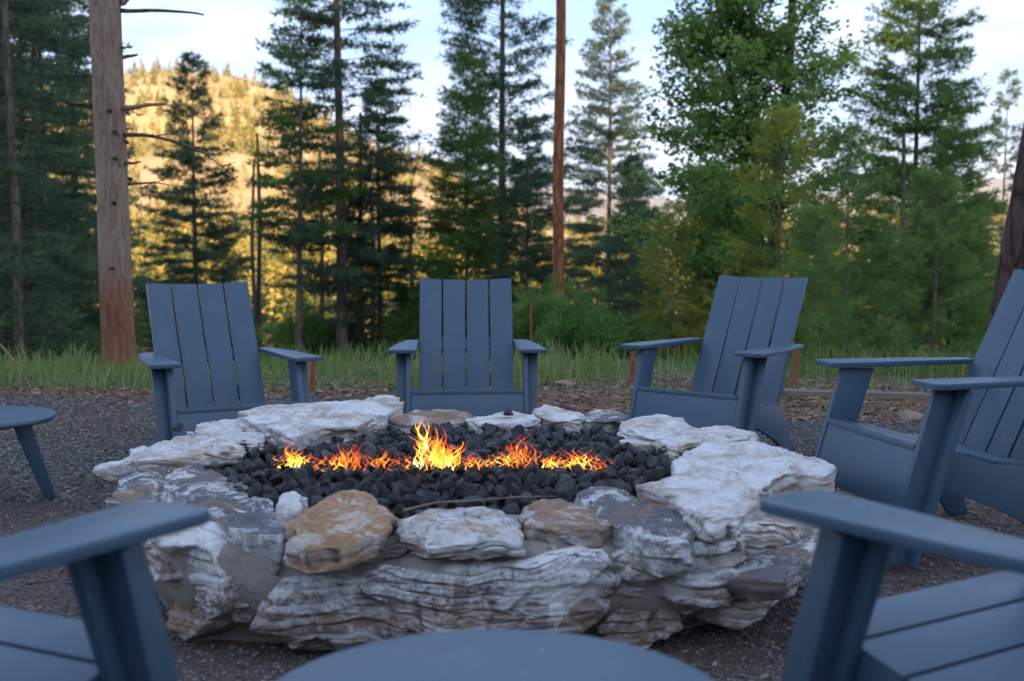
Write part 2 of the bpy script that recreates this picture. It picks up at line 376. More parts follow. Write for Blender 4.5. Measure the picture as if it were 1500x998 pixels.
RR, AA = np.meshgrid(rr, aa, indexing='ij'); GX = RR * np.sin(AA); GY = RR * np.cos(AA); GZ = ter(GX, GY)
V = np.stack([GX, GY, GZ], -1).reshape(-1, 3); V = np.vstack([V, [[0, 0, terz(0, 0)]]])
i, j = np.meshgrid(np.arange(len(rr) - 1), np.arange(na), indexing='ij')
Q = np.stack([i * na + j, i * na + (j + 1) % na, (i + 1) * na + (j + 1) % na, (i + 1) * na + j], -1).reshape(-1, 4)[:, ::-1]
T = np.array([[len(V) - 1, (k + 1) % na, k] for k in range(na)])[:, ::-1]
link('ground', npmesh('ground', V, [Q, T], M['ground'], True), kind='structure')

# distant ranges beyond the valley
def mountain(name, dist, x0, x1, prof, depth, col, seed, rough):
    n = N(name + '_rock'); g = n.n('NewGeometry').outputs['Position']
    n.fin(n.ramp(n.noise(g, .002, 8, .7), [(.3, col[0]), (.7, col[1])]), .95, None, .1)
    nx, ny = 260, 40
    xs = np.linspace(x0, x1, nx); ts = np.linspace(0, 1, ny)
    A, B = np.meshgrid(xs, ts, indexing='ij')
    px = A / dist; top = np.interp(px, prof[0], prof[1])
    Yv = dist + (B - .5) * depth; hump = np.sin(B * np.pi) ** .9
    Zv = -150 + (top + 150) * hump + fnoise(A, Yv, 1 / 900, 6, seed) * rough * hump
    Vv = np.stack([A, Yv, Zv], -1).reshape(-1, 3)
    i, j = np.meshgrid(np.arange(nx - 1), np.arange(ny - 1), indexing='ij')
    Qv = np.stack([i * ny + j, (i + 1) * ny + j, (i + 1) * ny + j + 1, i * ny + j + 1], -1).reshape(-1, 4)
    link(name, npmesh(name, Vv, Qv, n.m, True), kind='structure')
mountain('distant_mountains', 9000, -6500, 7000, ([-.6, -.2, 0, .04, .08, .14, .2, .4, .7], [150, 200, 370, 350, 330, 260, 300, 420, 250]), 3000, ((.10, .11, .10), (.17, .16, .14)), 5, 130)
mountain('valley_hills', 5200, -3500, 5000, ([-.6, 0, .05, .1, .16, .3, .7], [60, 90, 60, 85, 60, 120, 60]), 1600, ((.16, .15, .10), (.26, .23, .15)), 8, 60)

# ------------------------------------------------------------------ adirondack chairs
UPZ = np.array((0, 0, 1.))
def chair_meshes():
    P = M['paint']; out = {}
    def side_panel(sx):                      # x lateral, y towards the pit
        prof = [(.36, .355), (.335, .366), (.20, .338), (.10, .305), (0, .297), (-.045, .283), (-.09, .245), (-.13, .19), (-.165, .10), (-.20, 0), (-.12, 0), (-.08, .06), (-.02, .112), (.10, .166), (.20, .205), (.37, .262)]
        m = MB(); m.prism(prof, (.262 if sx > 0 else -.284, 0, 0), (0, 1, 0), (0, 0, 1), (1, 0, 0), .022); return m.mesh('side_panel', P, .003)
    def leg(sx):
        m = MB(); x = .286 if sx > 0 else -.310
        m.prism([(.325, .56), (.487, .0), (.372, .0), (.197, .56)], (x, 0, 0), (0, 1, 0), (0, 0, 1), (1, 0, 0), .024)
        return m.mesh('front_leg', P, .003)
    def brace(sx):                           # board facing the pit, fixed to the outside of the leg
        a = np.array((0, -.162, .56)); up = -a / np.linalg.norm(a) * -1
        L = math.hypot(.162, .56); v = np.array((0, -.162, .56)) / L; n = np.array((0, -.56, -.162)) / L
        w0, w1 = .036, .056
        poly = [(0, .0), (w0, 0), (w1, L), (0, L)]
        if sx < 0: poly = [(-p[0], p[1]) for p in poly]
        m = MB(); m.prism(poly, (sx * .3105, .412, 0), (1, 0, 0), v, n, .022); return m.mesh('leg_brace', P, .003)
    def arm(sx):
        top, t = .587, .020
        poly = [(.258, .375), (.262, .382), (.385, .382), (.398, .372), (.402, .35), (.372, .02), (.335, -.19), (.322, -.207), (.264, -.207), (.260, -.2), (.262, -.05), (.257, .2)]
        poly = [(sx * a, b) for a, b in poly]
        m = MB(); m.prism(poly if sx > 0 else poly[::-1], (0, 0, top - t), (1, 0, 0), (0, 1, 0), (0, 0, 1), t); return m.mesh('arm', P, .006)
    for sx in (-1, 1):
        out[('side_panel', sx)] = side_panel(sx); out[('front_leg', sx)] = leg(sx); out[('leg_brace', sx)] = brace(sx); out[('arm', sx)] = arm(sx)
    # back slats, fanned very slightly round the sitter
    back = []
    b0 = np.array((-.058, .276)); b1 = np.array((-.362, .918)); L = np.linalg.norm(b1 - b0); d = (b1 - b0) / L
    v = np.array((0, d[0], d[1])); n = np.array((0, -d[1], d[0]))
    for k, xc in enumerate((-.195, -.0655, .0655, .195)):
        a = (-.16, -.05, .05, .16)[k]
        u = np.array((math.cos(a), 0, 0)) + n * (-math.sin(a)) * -1 * 1.0
        u = np.array((math.cos(a), 0, 0)) - n * math.sin(a)
        u /= np.linalg.norm(u)
        nn = np.cross(u, v); off = (.0, .010, .010, .0)[k]
        hw = .0605
        m = MB(); o = np.array((xc, b0[0], b0[1])) + n * off
        tp = (.006, .0, .0, .006)[k]
        m.prism([(-hw, 0), (hw, 0), (hw, L + (tp if k < 2 else 0) * 0), (-hw, L)], o, u, v, nn if nn[1] < 0 else -nn, .022)
        back.append(m.mesh('back_slat', P, .003))
    out['back'] = back
    m = MB(); o = np.array((-.25, -.21, .52)); m.box((-.25, -.262, .535), (.25, -.240, .60)); 
    m = MB(); m.prism([(0, 0), (.50, 0), (.50, .07), (0, .07)], np.array((-.25, -.205, .535)) , (1, 0, 0), v, (0, -d[1], d[0]), .022); out['back_rail'] = m.mesh('back_rail', P, .003)
    m = MB(); m.prism([(0, 0), (.50, 0), (.50, .07), (0, .07)], np.array((-.25, -.118, .345)), (1, 0, 0), v, (0, -d[1], d[0]), .022); out['back_rail2'] = m.mesh('back_rail', P, .003)
    sc_m = MB()
    def screw(c, nrm, r0=.0032):
        nrm = np.array(nrm, float); nrm /= np.linalg.norm(nrm); a_ = np.cross(nrm, (.3, .8, .52)); a_ /= np.linalg.norm(a_); b_ = np.cross(nrm, a_)
        sc_m.prism([(r0 * math.cos(q), r0 * math.sin(q)) for q in np.linspace(0, 2 * math.pi, 9)[:-1]], np.array(c) - nrm * .002, a_, b_, nrm, .0032)
    for k, xc in enumerate((-.195, -.0655, .0655, .195)):
        for dx in (-.03, .03):
            for Ld in (.09, .32):
                screw(np.array((xc + dx, b0[0], b0[1])) + v * Ld + np.array((0, d[1], -d[0])) * (.0005 + .002 * 0) + n * (-.0 if k in (0, 3) else .010), -n if n[1] < 0 else n)
    for sx in (-1, 1):
        for yy in (.20, .245, .29): screw((sx * .298, yy, .587), (0, 0, 1), .0045)
        for yy, zz in ((.34, .30), (.36, .24), (.31, .34)): screw((sx * .310, yy, zz), (sx, 0, 0), .005)
    out['screws'] = sc_m.mesh('screws', M['steel'])
    seat = []
    prof = [(.383, .361), (.285, .344), (.182, .320), (.080, .293), (-.028, .283)]
    for (ya, za), (yb, zb) in zip(prof[:-1], prof[1:]):
        dd = np.array((0, yb - ya, zb - za)); LL = np.linalg.norm(dd); dd /= LL; nn = np.cross(dd, (1, 0, 0)); nn = nn if nn[2] > 0 else -nn
        m = MB(); m.prism([(0, 0), (.568 if 0 else .566, 0), (.566, LL - .007), (0, LL - .007)], np.array((-.283, ya, za)), (1, 0, 0), dd, nn, .022); seat.append(m.mesh('seat_slat', P, .003))
    out['seat'] = seat
    # front apron, in the plane of the leg fronts
    v2 = np.array((0, -.162, .56)) / math.hypot(.162, .56); n2 = np.array((0, -v2[2], v2[1]))
    m = MB(); base = np.array((-.284, .487 - .162 * .165 / .56 - .004, .165)); m.prism([(0, 0), (.568, 0), (.568, .205), (0, .205)], base, (1, 0, 0), v2, n2, .022); out['apron'] = m.mesh('front_apron', P, .003)
    return out
CM = chair_meshes()
def chair(x, y, z, rot, label):
    t = empty('adirondack_chair', (x, y, z), rot + math.pi, label=label, cat='chair', group='blue Adirondack chairs round the fire pit')
    for sx in (-1, 1):
        for k in ('side_panel', 'front_leg', 'leg_brace', 'arm'): link(k, CM[(k, sx)], t)
    for me in CM['back']: link('back_slat', me, t)
    for me in CM['seat']: link('seat_slat', me, t)
    link('screws', CM['screws'], t, kind='stuff')
    link('back_rail', CM['back_rail'], t); link('back_rail', CM['back_rail2'], t); link('front_apron', CM['apron'], t)
    return t
chair(-.244, 6.38, -.034, .048, 'slate blue Adirondack chair facing the camera squarely behind the tallest flame')
chair(-1.428, 5.768, -.032, .494, 'slate blue Adirondack chair at the far left, between the thick trunk and the long slab')
chair(1.092, 6.061, -.009, -.705, 'slate blue Adirondack chair turned half left before the bushy young pine')
chair(1.587, 4.130, .078, -1.34, 'slate blue Adirondack chair seen from its side, its back cut by the right edge')
chair(.917, 1.712, .125, R(121.3 - 270), 'slate blue Adirondack chair nearest the camera at the right, mostly arm and leg')
chair(-.957, 1.538, .138, R(64 - 270), 'slate blue Adirondack chair nearest the camera at the left, mostly arm and leg')

# ------------------------------------------------------------------ round tables
def table(cx, cy, cz, rad, h, a0, label):
    t = empty('round_side_table', (cx, cy, cz), a0, label=label, cat='table', group='round blue tables between the chairs')
    m = MB(); k = 72; th = .024; b = .006
    prof = [(0, h - th), (rad - .02, h - th), (rad - b, h - th), (rad - .001, h - th + b * .8), (rad, h - th / 2), (rad - .001, h - b), (rad - b, h - .001), (rad - b * 2, h), (0, h)]
    V = []; F = []
    for r_, z_ in prof: V += [(r_ * math.cos(2 * math.pi * j / k), r_ * math.sin(2 * math.pi * j / k), z_) for j in range(k)]
    for i in range(len(prof) - 1): F += [(i * k + j, i * k + (j + 1) % k, (i + 1) * k + (j + 1) % k, (i + 1) * k + j) for j in range(k)]
    m.add(V, F); link('table_top', m.mesh('table_top', M['paint'], 0, True), t)
    m = MB(); m.prism([(rad * .5 * math.cos(2 * math.pi * j / 24), rad * .5 * math.sin(2 * math.pi * j / 24)) for j in range(24)], (0, 0, h - th - .026), (1, 0, 0), (0, 1, 0), (0, 0, 1), .025); link('top_plate', m.mesh('top_plate', M['paint'], .003), t)
    for q in range(3):
        a = q * 2 * math.pi / 3; u = np.array((math.cos(a), math.sin(a), 0)); nrm = np.array((-u[1], u[0], 0))
        m = MB(); m.prism([(rad * .42, h - th - .002 - .025), (rad * .42 + .075, h - th - .027), (rad * .98, 0), (rad * .98 - .045, 0)], -nrm * .014, u, UPZ, nrm, .028)
        link('leg', m.mesh('leg', M['paint'], .004), t)
table(-2.21, 4.92, 0, .295, .38, .62, 'small round blue side table with a splayed leg at the left edge of the gravel')
table(-.022, 1.445, .15, .314, .38, .3, 'wide round blue table in the foreground before the long banded stone')

# ------------------------------------------------------------------ fire pit
PC = np.array((-.2, 4.2, 0.))
pit = empty('fire_pit', tuple(PC), 0, label='low round fire pit of rough white, grey and ochre stones', cat='fire pit')
def resample(P, n):
    P = np.asarray(P, float); Q = np.vstack([P, P[:1]]); d = np.r_[0, np.cumsum(np.linalg.norm(np.diff(Q, axis=0), axis=1))]
    t = np.linspace(0, d[-1], n, endpoint=False)
    return np.stack([np.interp(t, d, Q[:, k]) for k in range(Q.shape[1])], -1)
def stone(poly, nrm, th, mat, seed, name='stone', n=150, nf=26, ns=20, rough=1.0, edge=.012, strata=.013, label=None, tilt=(0, 0)):
    """poly: 3-D outline of the outer face; th: depth pushed against nrm."""
    P = resample(poly, n); c = P.mean(0); nrm = np.array(nrm, float); nrm /= np.linalg.norm(nrm)
    # smooth the outline once, then roughen it
    P = .5 * P + .25 * np.roll(P, 1, 0) + .25 * np.roll(P, -1, 0)
    wob = np.array([noise.noise(Vector(p * 9 + seed)) + .6 * noise.noise(Vector(p * 24 + seed)) for p in P])
    out = P - c; ln = np.linalg.norm(out, axis=1, keepdims=True)
    P = c + out * (1 + wob[:, None] * .02 / np.maximum(ln, .05))
    rings = []
    for a in np.linspace(0, 1, nf)[1:]:
        a2 = a ** .85
        rings.append((a2 * .985 if a < 1 else 1.0, -edge * a2 ** 7))
    for b in np.linspace(0, 1, ns)[1:]:
        rings.append((1.0 + .015 * math.sin(b * 3.14) - .07 * b ** 3, -edge - (th - edge) * b))
    rings.append((.6, -th)); 
    V = [c]
    for sc_, h in rings:
        V += list(c + (P - c) * sc_ + nrm * h)
    V = np.array(V)
    is_side = np.array([0] + sum([[min(1, max(0, (r_[0] - .9) / .08)) if h_ > -edge * 1.01 else 1] * n for (r_, h_) in [(r, r[1]) for r in rings]], []))
    W = V.copy(); rad = V - c; rad = rad - np.outer(rad @ nrm, nrm); rl = np.linalg.norm(rad, axis=1, keepdims=True); rad = rad / np.maximum(rl, 1e-6)
    for q in range(len(V)):
        p = V[q]; s = is_side[q]
        low = noise.noise(Vector(p * 4 + seed)) * .016 + noise.noise(Vector(p * 10 + seed)) * .011
        fl = noise.noise(Vector((p[0] * 7 + seed, p[1] * 7, p[2] * 5))) + .4 * noise.noise(Vector((p[0] * 19 + seed, p[1] * 19, 0)))
        ter_ = (math.floor(fl * 4) / 4) * .014 + fl * .004                        # flaked terraces
        fine = noise.noise(Vector(p * 38 + seed)) * .005 + noise.noise(Vector(p * 85 + seed)) * .0025
        zc = p[2] + .045 * noise.noise(Vector((p[0] * 3.3, p[1] * 3.3, p[2] * 5 + seed))) + .016 * noise.noise(Vector((p[0] * 11, p[1] * 11, p[2] * 9 + seed)))
        L0 = zc * 30 + 1.3 * noise.noise(Vector((p[0] * 2.2 + seed, p[1] * 2.2, 0))); k0 = math.floor(L0); f0 = L0 - k0
        def lv(k): return noise.noise(Vector((p[0] * 3.2 + k * 7.7 + seed, p[1] * 3.2, k * 3.1)))
        e0 = max(0, min(1, (f0 - .80) / .20)); lay = lv(k0) * (1 - e0) + lv(k0 + 1) * e0 - .35 * math.exp(-((f0 - .9) / .09) ** 2)
        L1 = zc * 75; k1 = math.floor(L1); f1 = L1 - k1; lay2 = noise.noise(Vector((p[0] * 9 + k1 * 3.7, p[1] * 9 + seed, k1 * 1.7))) - .3 * math.exp(-((f1 - .5) / .15) ** 2)
        cell = noise.cell(Vector((p[0] * 10 + 2 * noise.noise(p * 7) + seed, p[1] * 10, p[2] * 14))) - .5
        amp = .35 + .95 * max(0, min(1, .5 + 1.6 * noise.noise(Vector((p[0] * 4.5, p[1] * 4.5, p[2] * 8 + seed * 2)))))
        led = (lay * 1.5 + lay2 * .28 + cell * .9) * strata * amp
        W[q] = p + nrm * (low + ter_ * (1 - s) + fine) * rough
        if abs(nrm[2]) > .5: W[q] = W[q] + rad[q] * (led * s * 1.3 + low * s * 1.2 + fine * s * 1.5) * rough
        else: W[q] = W[q] + (nrm * (led * 1.3 + low * .6) + rad[q] * (led * s * .5 + low * s)) * rough
    m = len(rings); F = []
    j = np.arange(n); j2 = (j + 1) % n
    T = np.stack([np.zeros(n, int), 1 + j, 1 + j2], -1)
    Qs = [np.stack([1 + i * n + j, 1 + (i + 1) * n + j, 1 + (i + 1) * n + j2, 1 + i * n + j2], -1) for i in range(m - 1)]
    V0 = W - PC
    cap = np.stack([np.full(n, len(V0)), 1 + (m - 1) * n + j2, 1 + (m - 1) * n + j], -1)
    V0 = np.vstack([V0, (W[1 + (m - 1) * n:].mean(0) - PC)[None]])
    area = sum((np.cross(P[a] - c, P[(a + 1) % n] - c) for a in range(n))) @ nrm
    Fa = [T, np.vstack(Qs), cap]
    if area < 0: Fa = [f[:, ::-1] for f in Fa]
    o = link(name, npmesh(name, V0, Fa, mat, True), pit)
    if label: o['label'] = label
    return o
def capstone(px, z, th, mat, seed, **k):
    """outline of the top seen in the photograph; z may be one height or (height at the far end, height at the near end)"""
    za, zb = z if isinstance(z, tuple) else (z, z)
    ys = [q[1] for q in px]; y0, y1 = min(ys), max(ys)
    P = [atz(q[0], q[1], za + (zb - za) * (q[1] - y0) / (y1 - y0)) for q in px]
    return stone(P, (0, 0, 1), th, mat, seed, name='capstone', **k)
caps = [
 ([(350, 600), (374, 589), (440, 587), (520, 584), (560, 576), (580, 575), (588, 588), (575, 600), (552, 610), (505, 621), (445, 630), (430, 636), (405, 630), (380, 622), (352, 612)], .40, .10, 'white', 1.1, {}),
 ([(272, 628), (300, 617), (350, 612), (385, 624), (397, 634), (392, 643), (340, 644), (300, 640)], .365, .07, 'white', 2.3, {}),
 ([(140, 678), (170, 668), (195, 655), (262, 635), (300, 637), (345, 644), (352, 652), (338, 662), (300, 668), (240, 668), (200, 672), (160, 680), (144, 684)], .355, .06, 'white', 3.7, dict(label='long pale pointed slab')),
 ([(160, 728), (178, 692), (215, 680), (248, 678), (252, 700), (245, 735), (200, 745)], (.32, .30), .12, 'grey', 4.2, {}),
 ([(240, 702), (252, 684), (300, 679), (325, 690), (345, 703), (375, 715), (405, 733), (418, 765), (410, 786), (365, 778), (310, 762), (270, 752), (240, 730)], (.33, .335), .13, 'grey', 5.9, dict(label='dark grey slab with white bands')),
 ([(402, 724), (412, 714), (432, 713), (446, 722), (444, 738), (430, 750), (412, 752), (403, 742)], .365, .11, 'white', 6.4, dict(n=60, nf=12, edge=.04)),
 ([(422, 758), (440, 735), (480, 720), (520, 713), (555, 720), (582, 742), (575, 757), (545, 775), (495, 795), (450, 798), (425, 785)], (.375, .365), .09, 'orange', 7.7, dict(label='ochre orange slab with white flecks', edge=.025)),
 ([(584, 752), (610, 737), (680, 733), (742, 735), (760, 748), (763, 772), (700, 778), (620, 778), (583, 768)], (.37, .36), .085, 'white', 8.8, dict(edge=.035)),
 ([(762, 737), (790, 724), (822, 720), (862, 733), (897, 757), (880, 768), (800, 770), (766, 764)], (.36, .35), .085, 'brown', 9.3, {}),
 ([(840, 718), (868, 709), (905, 714), (940, 728), (985, 748), (1022, 775), (1015, 792), (975, 792), (925, 775), (880, 752), (850, 735)], (.37, .345), .10, 'grey', 10.1, dict(label='grey and white flaked slab')),
 ([(932, 708), (960, 702), (984, 690), (990, 668), (1012, 652), (1060, 642), (1120, 642), (1170, 655), (1226, 678), (1222, 690), (1160, 694), (1120, 708), (1108, 735), (1080, 752), (1045, 760), (1010, 745), (975, 728)], (.40, .385), .12, 'white', 11.6, dict(label='biggest white slab', n=160, nf=34)),
 ([(903, 622), (930, 609), (965, 606), (1000, 611), (1016, 622), (1060, 622), (1112, 628), (1114, 638), (1070, 641), (1010, 648), (988, 655), (955, 642), (920, 633)], .37, .09, 'white', 12.2, {}),
 ([(848, 606), (862, 599), (885, 596), (912, 601), (918, 611), (895, 615), (858, 614)], .37, .10, 'grey', 13.5, dict(n=70, nf=14)),
 ([(780, 598), (795, 590), (822, 595), (850, 598), (862, 606), (852, 614), (812, 613), (788, 607)], .375, .11, 'white', 14.4, dict(n=70, nf=14)),
 ([(690, 607), (735, 600), (782, 603), (792, 611), (785, 618), (700, 619), (684, 613)], .365, .09, 'white', 15.8, dict(n=80, nf=14)),
 ([(572, 610), (605, 601), (660, 598), (698, 603), (690, 612), (640, 618), (575, 619)], .36, .08, 'brown', 16.2, dict(n=80, nf=14)),
 ([(538, 608), (555, 601), (585, 600), (590, 612), (560, 620), (540, 618)], .355, .10, 'grey', 17.9, dict(n=60, nf=12)),
]
for px, z, th, mat, sd, k in caps: capstone(px, z, th, M[mat], sd, **k)
def wallstone(px, a, b, th, mat, seed, **k):     # outline on the upright plane through ground points a, b
    a = np.array(a); b = np.array(b); t = (b - a) / np.linalg.norm(b - a); nr = np.array((t[1], -t[0]))
    if nr @ (PC[:2] - a) > 0: nr = -nr
    P = []
    for x, y in px:
        r = ray(x, y); s = (nr @ a) / (nr @ r[:2]); P.append(np.array([r[0] * s, r[1] * s, CAM_H + r[2] * s]))
    return stone(P, (nr[0], nr[1], 0.12), th, mat, seed, name='wall_stone', **k)
walls = [
 ([(178, 752), (215, 765), (232, 800), (228, 850), (205, 848), (185, 815)], (-1.22, 3.55), (-.99, 3.18), .2, 'white', 21.0, {}),
 ([(232, 772), (262, 778), (292, 800), (312, 850), (318, 895), (298, 920), (266, 944), (243, 915), (234, 850)], (-1.02, 3.24), (-.76, 3.06), .24, 'big', 22.4, dict(strata=.012)),
 ([(318, 855), (340, 845), (362, 862), (368, 890), (358, 918), (330, 920), (316, 898)], (-.80, 3.11), (-.62, 3.08), .2, 'grey', 23.1, dict(n=80, nf=16)),
 ([(384, 872), (400, 855), (450, 842), (520, 850), (560, 832), (640, 828), (700, 826), (780, 822), (850, 808), (893, 812), (906, 850), (900, 905), (870, 935), (760, 955), (600, 962), (440, 960), (400, 950), (364, 925), (372, 890)], (-.66, 3.03), (.26, 3.03), .30, 'big', 24.7, dict(label='long wavy banded stone along the front', n=300, nf=60, strata=.012, edge=.05)),
 ([(907, 822), (935, 803), (968, 812), (986, 842), (1000, 878), (980, 892), (925, 892), (908, 880)], (.27, 3.06), (.47, 3.10), .2, 'white', 25.2, dict(strata=.018, edge=.04)),
 ([(900, 900), (950, 890), (1000, 888), (1026, 906), (1012, 930), (960, 945), (900, 950), (885, 925)], (.24, 3.10), (.52, 3.14), .2, 'brown', 26.6, dict(strata=.018)),
 ([(1000, 830), (1030, 795), (1070, 772), (1130, 764), (1188, 768), (1204, 785), (1192, 828), (1160, 868), (1110, 892), (1060, 903), (1020, 902), (1000, 875)], (.46, 3.04), (.93, 3.24), .28, 'white', 27.8, dict(label='big upright white stone at the right corner', n=150, nf=34, edge=.06, rough=1.4)),
 ([(1058, 895), (1100, 880), (1150, 852), (1156, 872), (1130, 900), (1085, 922), (1060, 914)], (.60, 3.22), (.92, 3.42), .2, 'white', 28.3, dict(n=80, nf=16)),
 ([(1165, 850), (1195, 800), (1210, 770), (1222, 790), (1200, 850), (1175, 880)], (.90, 3.34), (1.10, 3.75), .2, 'grey', 29.9, dict(n=80, nf=16)),
 ([(440, 805), (520, 812), (560, 805), (590, 800), (600, 812), (540, 830), (450, 828)], (-.6, 3.06), (.2, 3.06), .15, 'grey', 30.1, dict(n=90, nf=10)),
]
for px, a, b, th, mat, sd, k in walls: wallstone(px, a, b, th, M[mat], sd, **k)
# wall stones round the sides and back, laid by angle
outer = np.array([(-1.05, 3.32), (-.9, 3.12), (-.6, 3.07), (-.2, 3.07), (.25, 3.08), (.52, 3.13), (.82, 3.32), (1.0, 3.72), (1.08, 4.2), (1.02, 4.7), (.8, 5.08), (.45, 5.3), (.0, 5.42), (-.5, 5.5), (-.95, 5.4), (-1.22, 5.05), (-1.33, 4.5), (-1.3, 3.95), (-1.2, 3.6)])
inner = np.array([(-.86, 3.75), (-.7, 3.55), (-.45, 3.5), (-.15, 3.5), (.15, 3.62), (.35, 3.75), (.5, 3.95), (.6, 4.25), (.58, 4.6), (.42, 4.95), (.15, 5.08), (-.15, 5.15), (-.4, 5.15), (-.7, 4.98), (-.88, 4.75), (-1.0, 4.45), (-1.02, 4.2), (-.98, 4.0), (-.93, 3.88)])
rg = random.Random(5)
for k in range(7, 18):
    a = outer[k]; b = outer[(k + 1) % len(outer)]; t = (b - a); ll = np.linalg.norm(t); t /= ll; nr = np.array((t[1], -t[0]))
    if nr @ (PC[:2] - a) > 0: nr = -nr
    zs = [(0.0, .15), (.16, .30)]
    for z0, z1 in zs:
        s0, s1 = .03, ll - .02
        pol = [a + t * s0, a + t * (s0 + s1) / 2, a + t * s1, a + t * (s1 - .02), a + t * (s0 + s1) / 2, a + t * (s0 + .02)]
        zz = [z0 - .02, z0 + .0, z0, z1, z1 + .01, z1 - .015]
        P = [np.array((p[0] + nr[0] * .03, p[1] + nr[1] * .03, z)) for p, z in zip(pol, zz)]
        stone(P, (nr[0], nr[1], 0), .14, M[rg.choice(['white', 'grey', 'brown'])], 40 + k * 1.7 + z0 * 9, name='wall_stone', n=60, nf=12, ns=6)
# mortar core
nn_ = 150
O_ = resample(np.c_[outer, np.zeros(len(outer))], nn_)[:, :2]; I_ = resample(np.c_[inner, np.zeros(len(inner))], nn_)[:, :2]
def ring_at(f, z, inset=0.0):
    P = I_ + (O_ - I_) * f; return np.c_[P, np.full(nn_, z)]
rows = [ring_at(.68, -.05), ring_at(.74, .05), ring_at(.93, .12), ring_at(.95, .265), ring_at(.80, .295), ring_at(.4, .30), ring_at(.1, .29), ring_at(0, .26), ring_at(0, .0)]
V = np.vstack(rows)
for q in range(len(V)):
    p = Vector(V[q]); d = noise.noise(p * 6) * .022 + noise.noise(p * 17) * .010
    V[q][:2] += (V[q][:2] - PC[:2]) / np.linalg.norm(V[q][:2] - PC[:2]) * d; V[q][2] += noise.noise(p * 8 + Vector((4, 4, 4))) * .012
i, j = np.meshgrid(np.arange(len(rows) - 1), np.arange(nn_), indexing='ij')
Q = np.stack([i * nn_ + j, i * nn_ + (j + 1) % nn_, (i + 1) * nn_ + (j + 1) % nn_, (i + 1) * nn_ + j], -1).reshape(-1, 4)
link('mortar', npmesh('mortar', V - PC, Q, M['mortar'], True), pit)

# ------------------------------------------------------------------ lava rock
def rock_unit(seed, sub=2, ang=.35):
    import bmesh
    bm = bmesh.new(); bmesh.ops.create_icosphere(bm, subdivisions=sub, radius=1)
    r_ = random.Random(seed); pl = [(Vector((r_.gauss(0, 1), r_.gauss(0, 1), r_.gauss(0, 1))).normalized(), r_.uniform(.42, .8)) for _ in range(11)]
    for v in bm.verts:
        p = v.co.copy()
        for nrm, d in pl:
            e = p.dot(nrm) - d
            if e > 0: p -= nrm * e
        p *= 1 + .12 * noise.noise(p * 2.1 + Vector((seed, 0, 0)))
        v.co = p
    V = np.array([v.co[:] for v in bm.verts]); F = np.array([[v.index for v in f.verts] for f in bm.faces]); bm.free(); return V, F
units = [rock_unit(s) for s in range(8)]
umesh = [npmesh('lava_rock', V, F, M['lava'], False) for V, F in units]
bed = empty('lava_rock_bed', (-.2, 4.3, .2), 0, label='bed of black lava rocks filling the middle of the stone fire pit', cat='lava rocks')
from mathutils.geometry import intersect_point_tri_2d
def inside(p, poly):
    c = False; n = len(poly); j = n - 1
    for i in range(n):
        if (poly[i][1] > p[1]) != (poly[j][1] > p[1]) and p[0] < (poly[j][0] - poly[i][0]) * (p[1] - poly[i][1]) / (poly[j][1] - poly[i][1]) + poly[i][0]: c = not c
        j = i
    return c
rocks = []; rg = random.Random(3)
grow = PC[:2] + (inner - PC[:2]) * 1.07
for layer, (zb, sp) in enumerate(((.235, .060), (.285, .050), (.315, .055))):
    y = 3.3
    while y < 5.4:
        x = -1.2
        while x < .9:
            q = (x + rg.uniform(-.45, .45) * sp, y + rg.uniform(-.45, .45) * sp)
            if inside(q, grow) and (layer < 2 or rg.random() < .55):
                s = rg.uniform(.016, .034) * (1.3 if rg.random() < .15 else 1)
                mound = .03 * math.exp(-((q[0] + .2) ** 2 + (q[1] - 4.3) ** 2) / .5) + .012 * noise.noise(Vector((q[0] * 4, q[1] * 4, 0)))
                rocks.append((q[0], q[1], zb + mound + rg.uniform(-.008, .012), s, [rg.uniform(0, 6.28) for _ in range(3)], rg.randrange(8), layer))
            x += sp
        y += sp * .92
rocks.sort(key=lambda r_: (-r_[6] if r_[6] else 0, r_[1])) 
single = sorted([r_ for r_ in rocks if r_[6] >= 1], key=lambda r_: r_[1] - .8 * r_[2] - 6 * r_[3])[:298]
ss = set(id(r_) for r_ in single)
BL = np.array((-.2, 4.3, .2))
from mathutils import Euler
def rock_xf(r_):
    k = random.Random(r_[0] * 1000); return np.array(Euler(r_[4]).to_matrix()), np.array((k.uniform(.85, 1.25), k.uniform(.8, 1.1), k.uniform(.65, .9))) * r_[3]
for r_ in single:
    k = random.Random(r_[0] * 1000)
    s3 = (k.uniform(.85, 1.25) * r_[3], k.uniform(.8, 1.1) * r_[3], k.uniform(.65, .9) * r_[3])
    link('lava_rock', umesh[r_[5]], bed, (r_[0] - BL[0], r_[1] - BL[1], r_[2] - BL[2]), tuple(r_[4]), s3)
Vs, Fs, ts, off = [], [], [], 0
for r_ in rocks:
    if id(r_) in ss: continue
    m3, s3 = rock_xf(r_); V, F = units[r_[5]]; W = (V * s3) @ m3.T + np.array(r_[:3]) - BL
    Vs.append(W); Fs.append(F + off); off += len(V); ts.append(np.full(len(V), (r_[0] * 91.7) % 1))
link('lava_rock_fill', npmesh('lava_rock_fill', np.vstack(Vs), np.vstack(Fs), M['lava'], False, np.concatenate(ts)), bed, kind='stuff')
for (px, py, z, s, lab) in [(746, 605, .385, .028, 'lone black lava rock resting on the flat white rim stone behind the flames'), (262, 628, .385, .026, 'black lava rock on the pale rim at the foot of the left far chair')]:
    p = atz(px, py, z); link('lava_rock', umesh[2], None, tuple(p), (.3, .2, px), (s * 1.5, s, s * .75), label=lab, cat='rock')

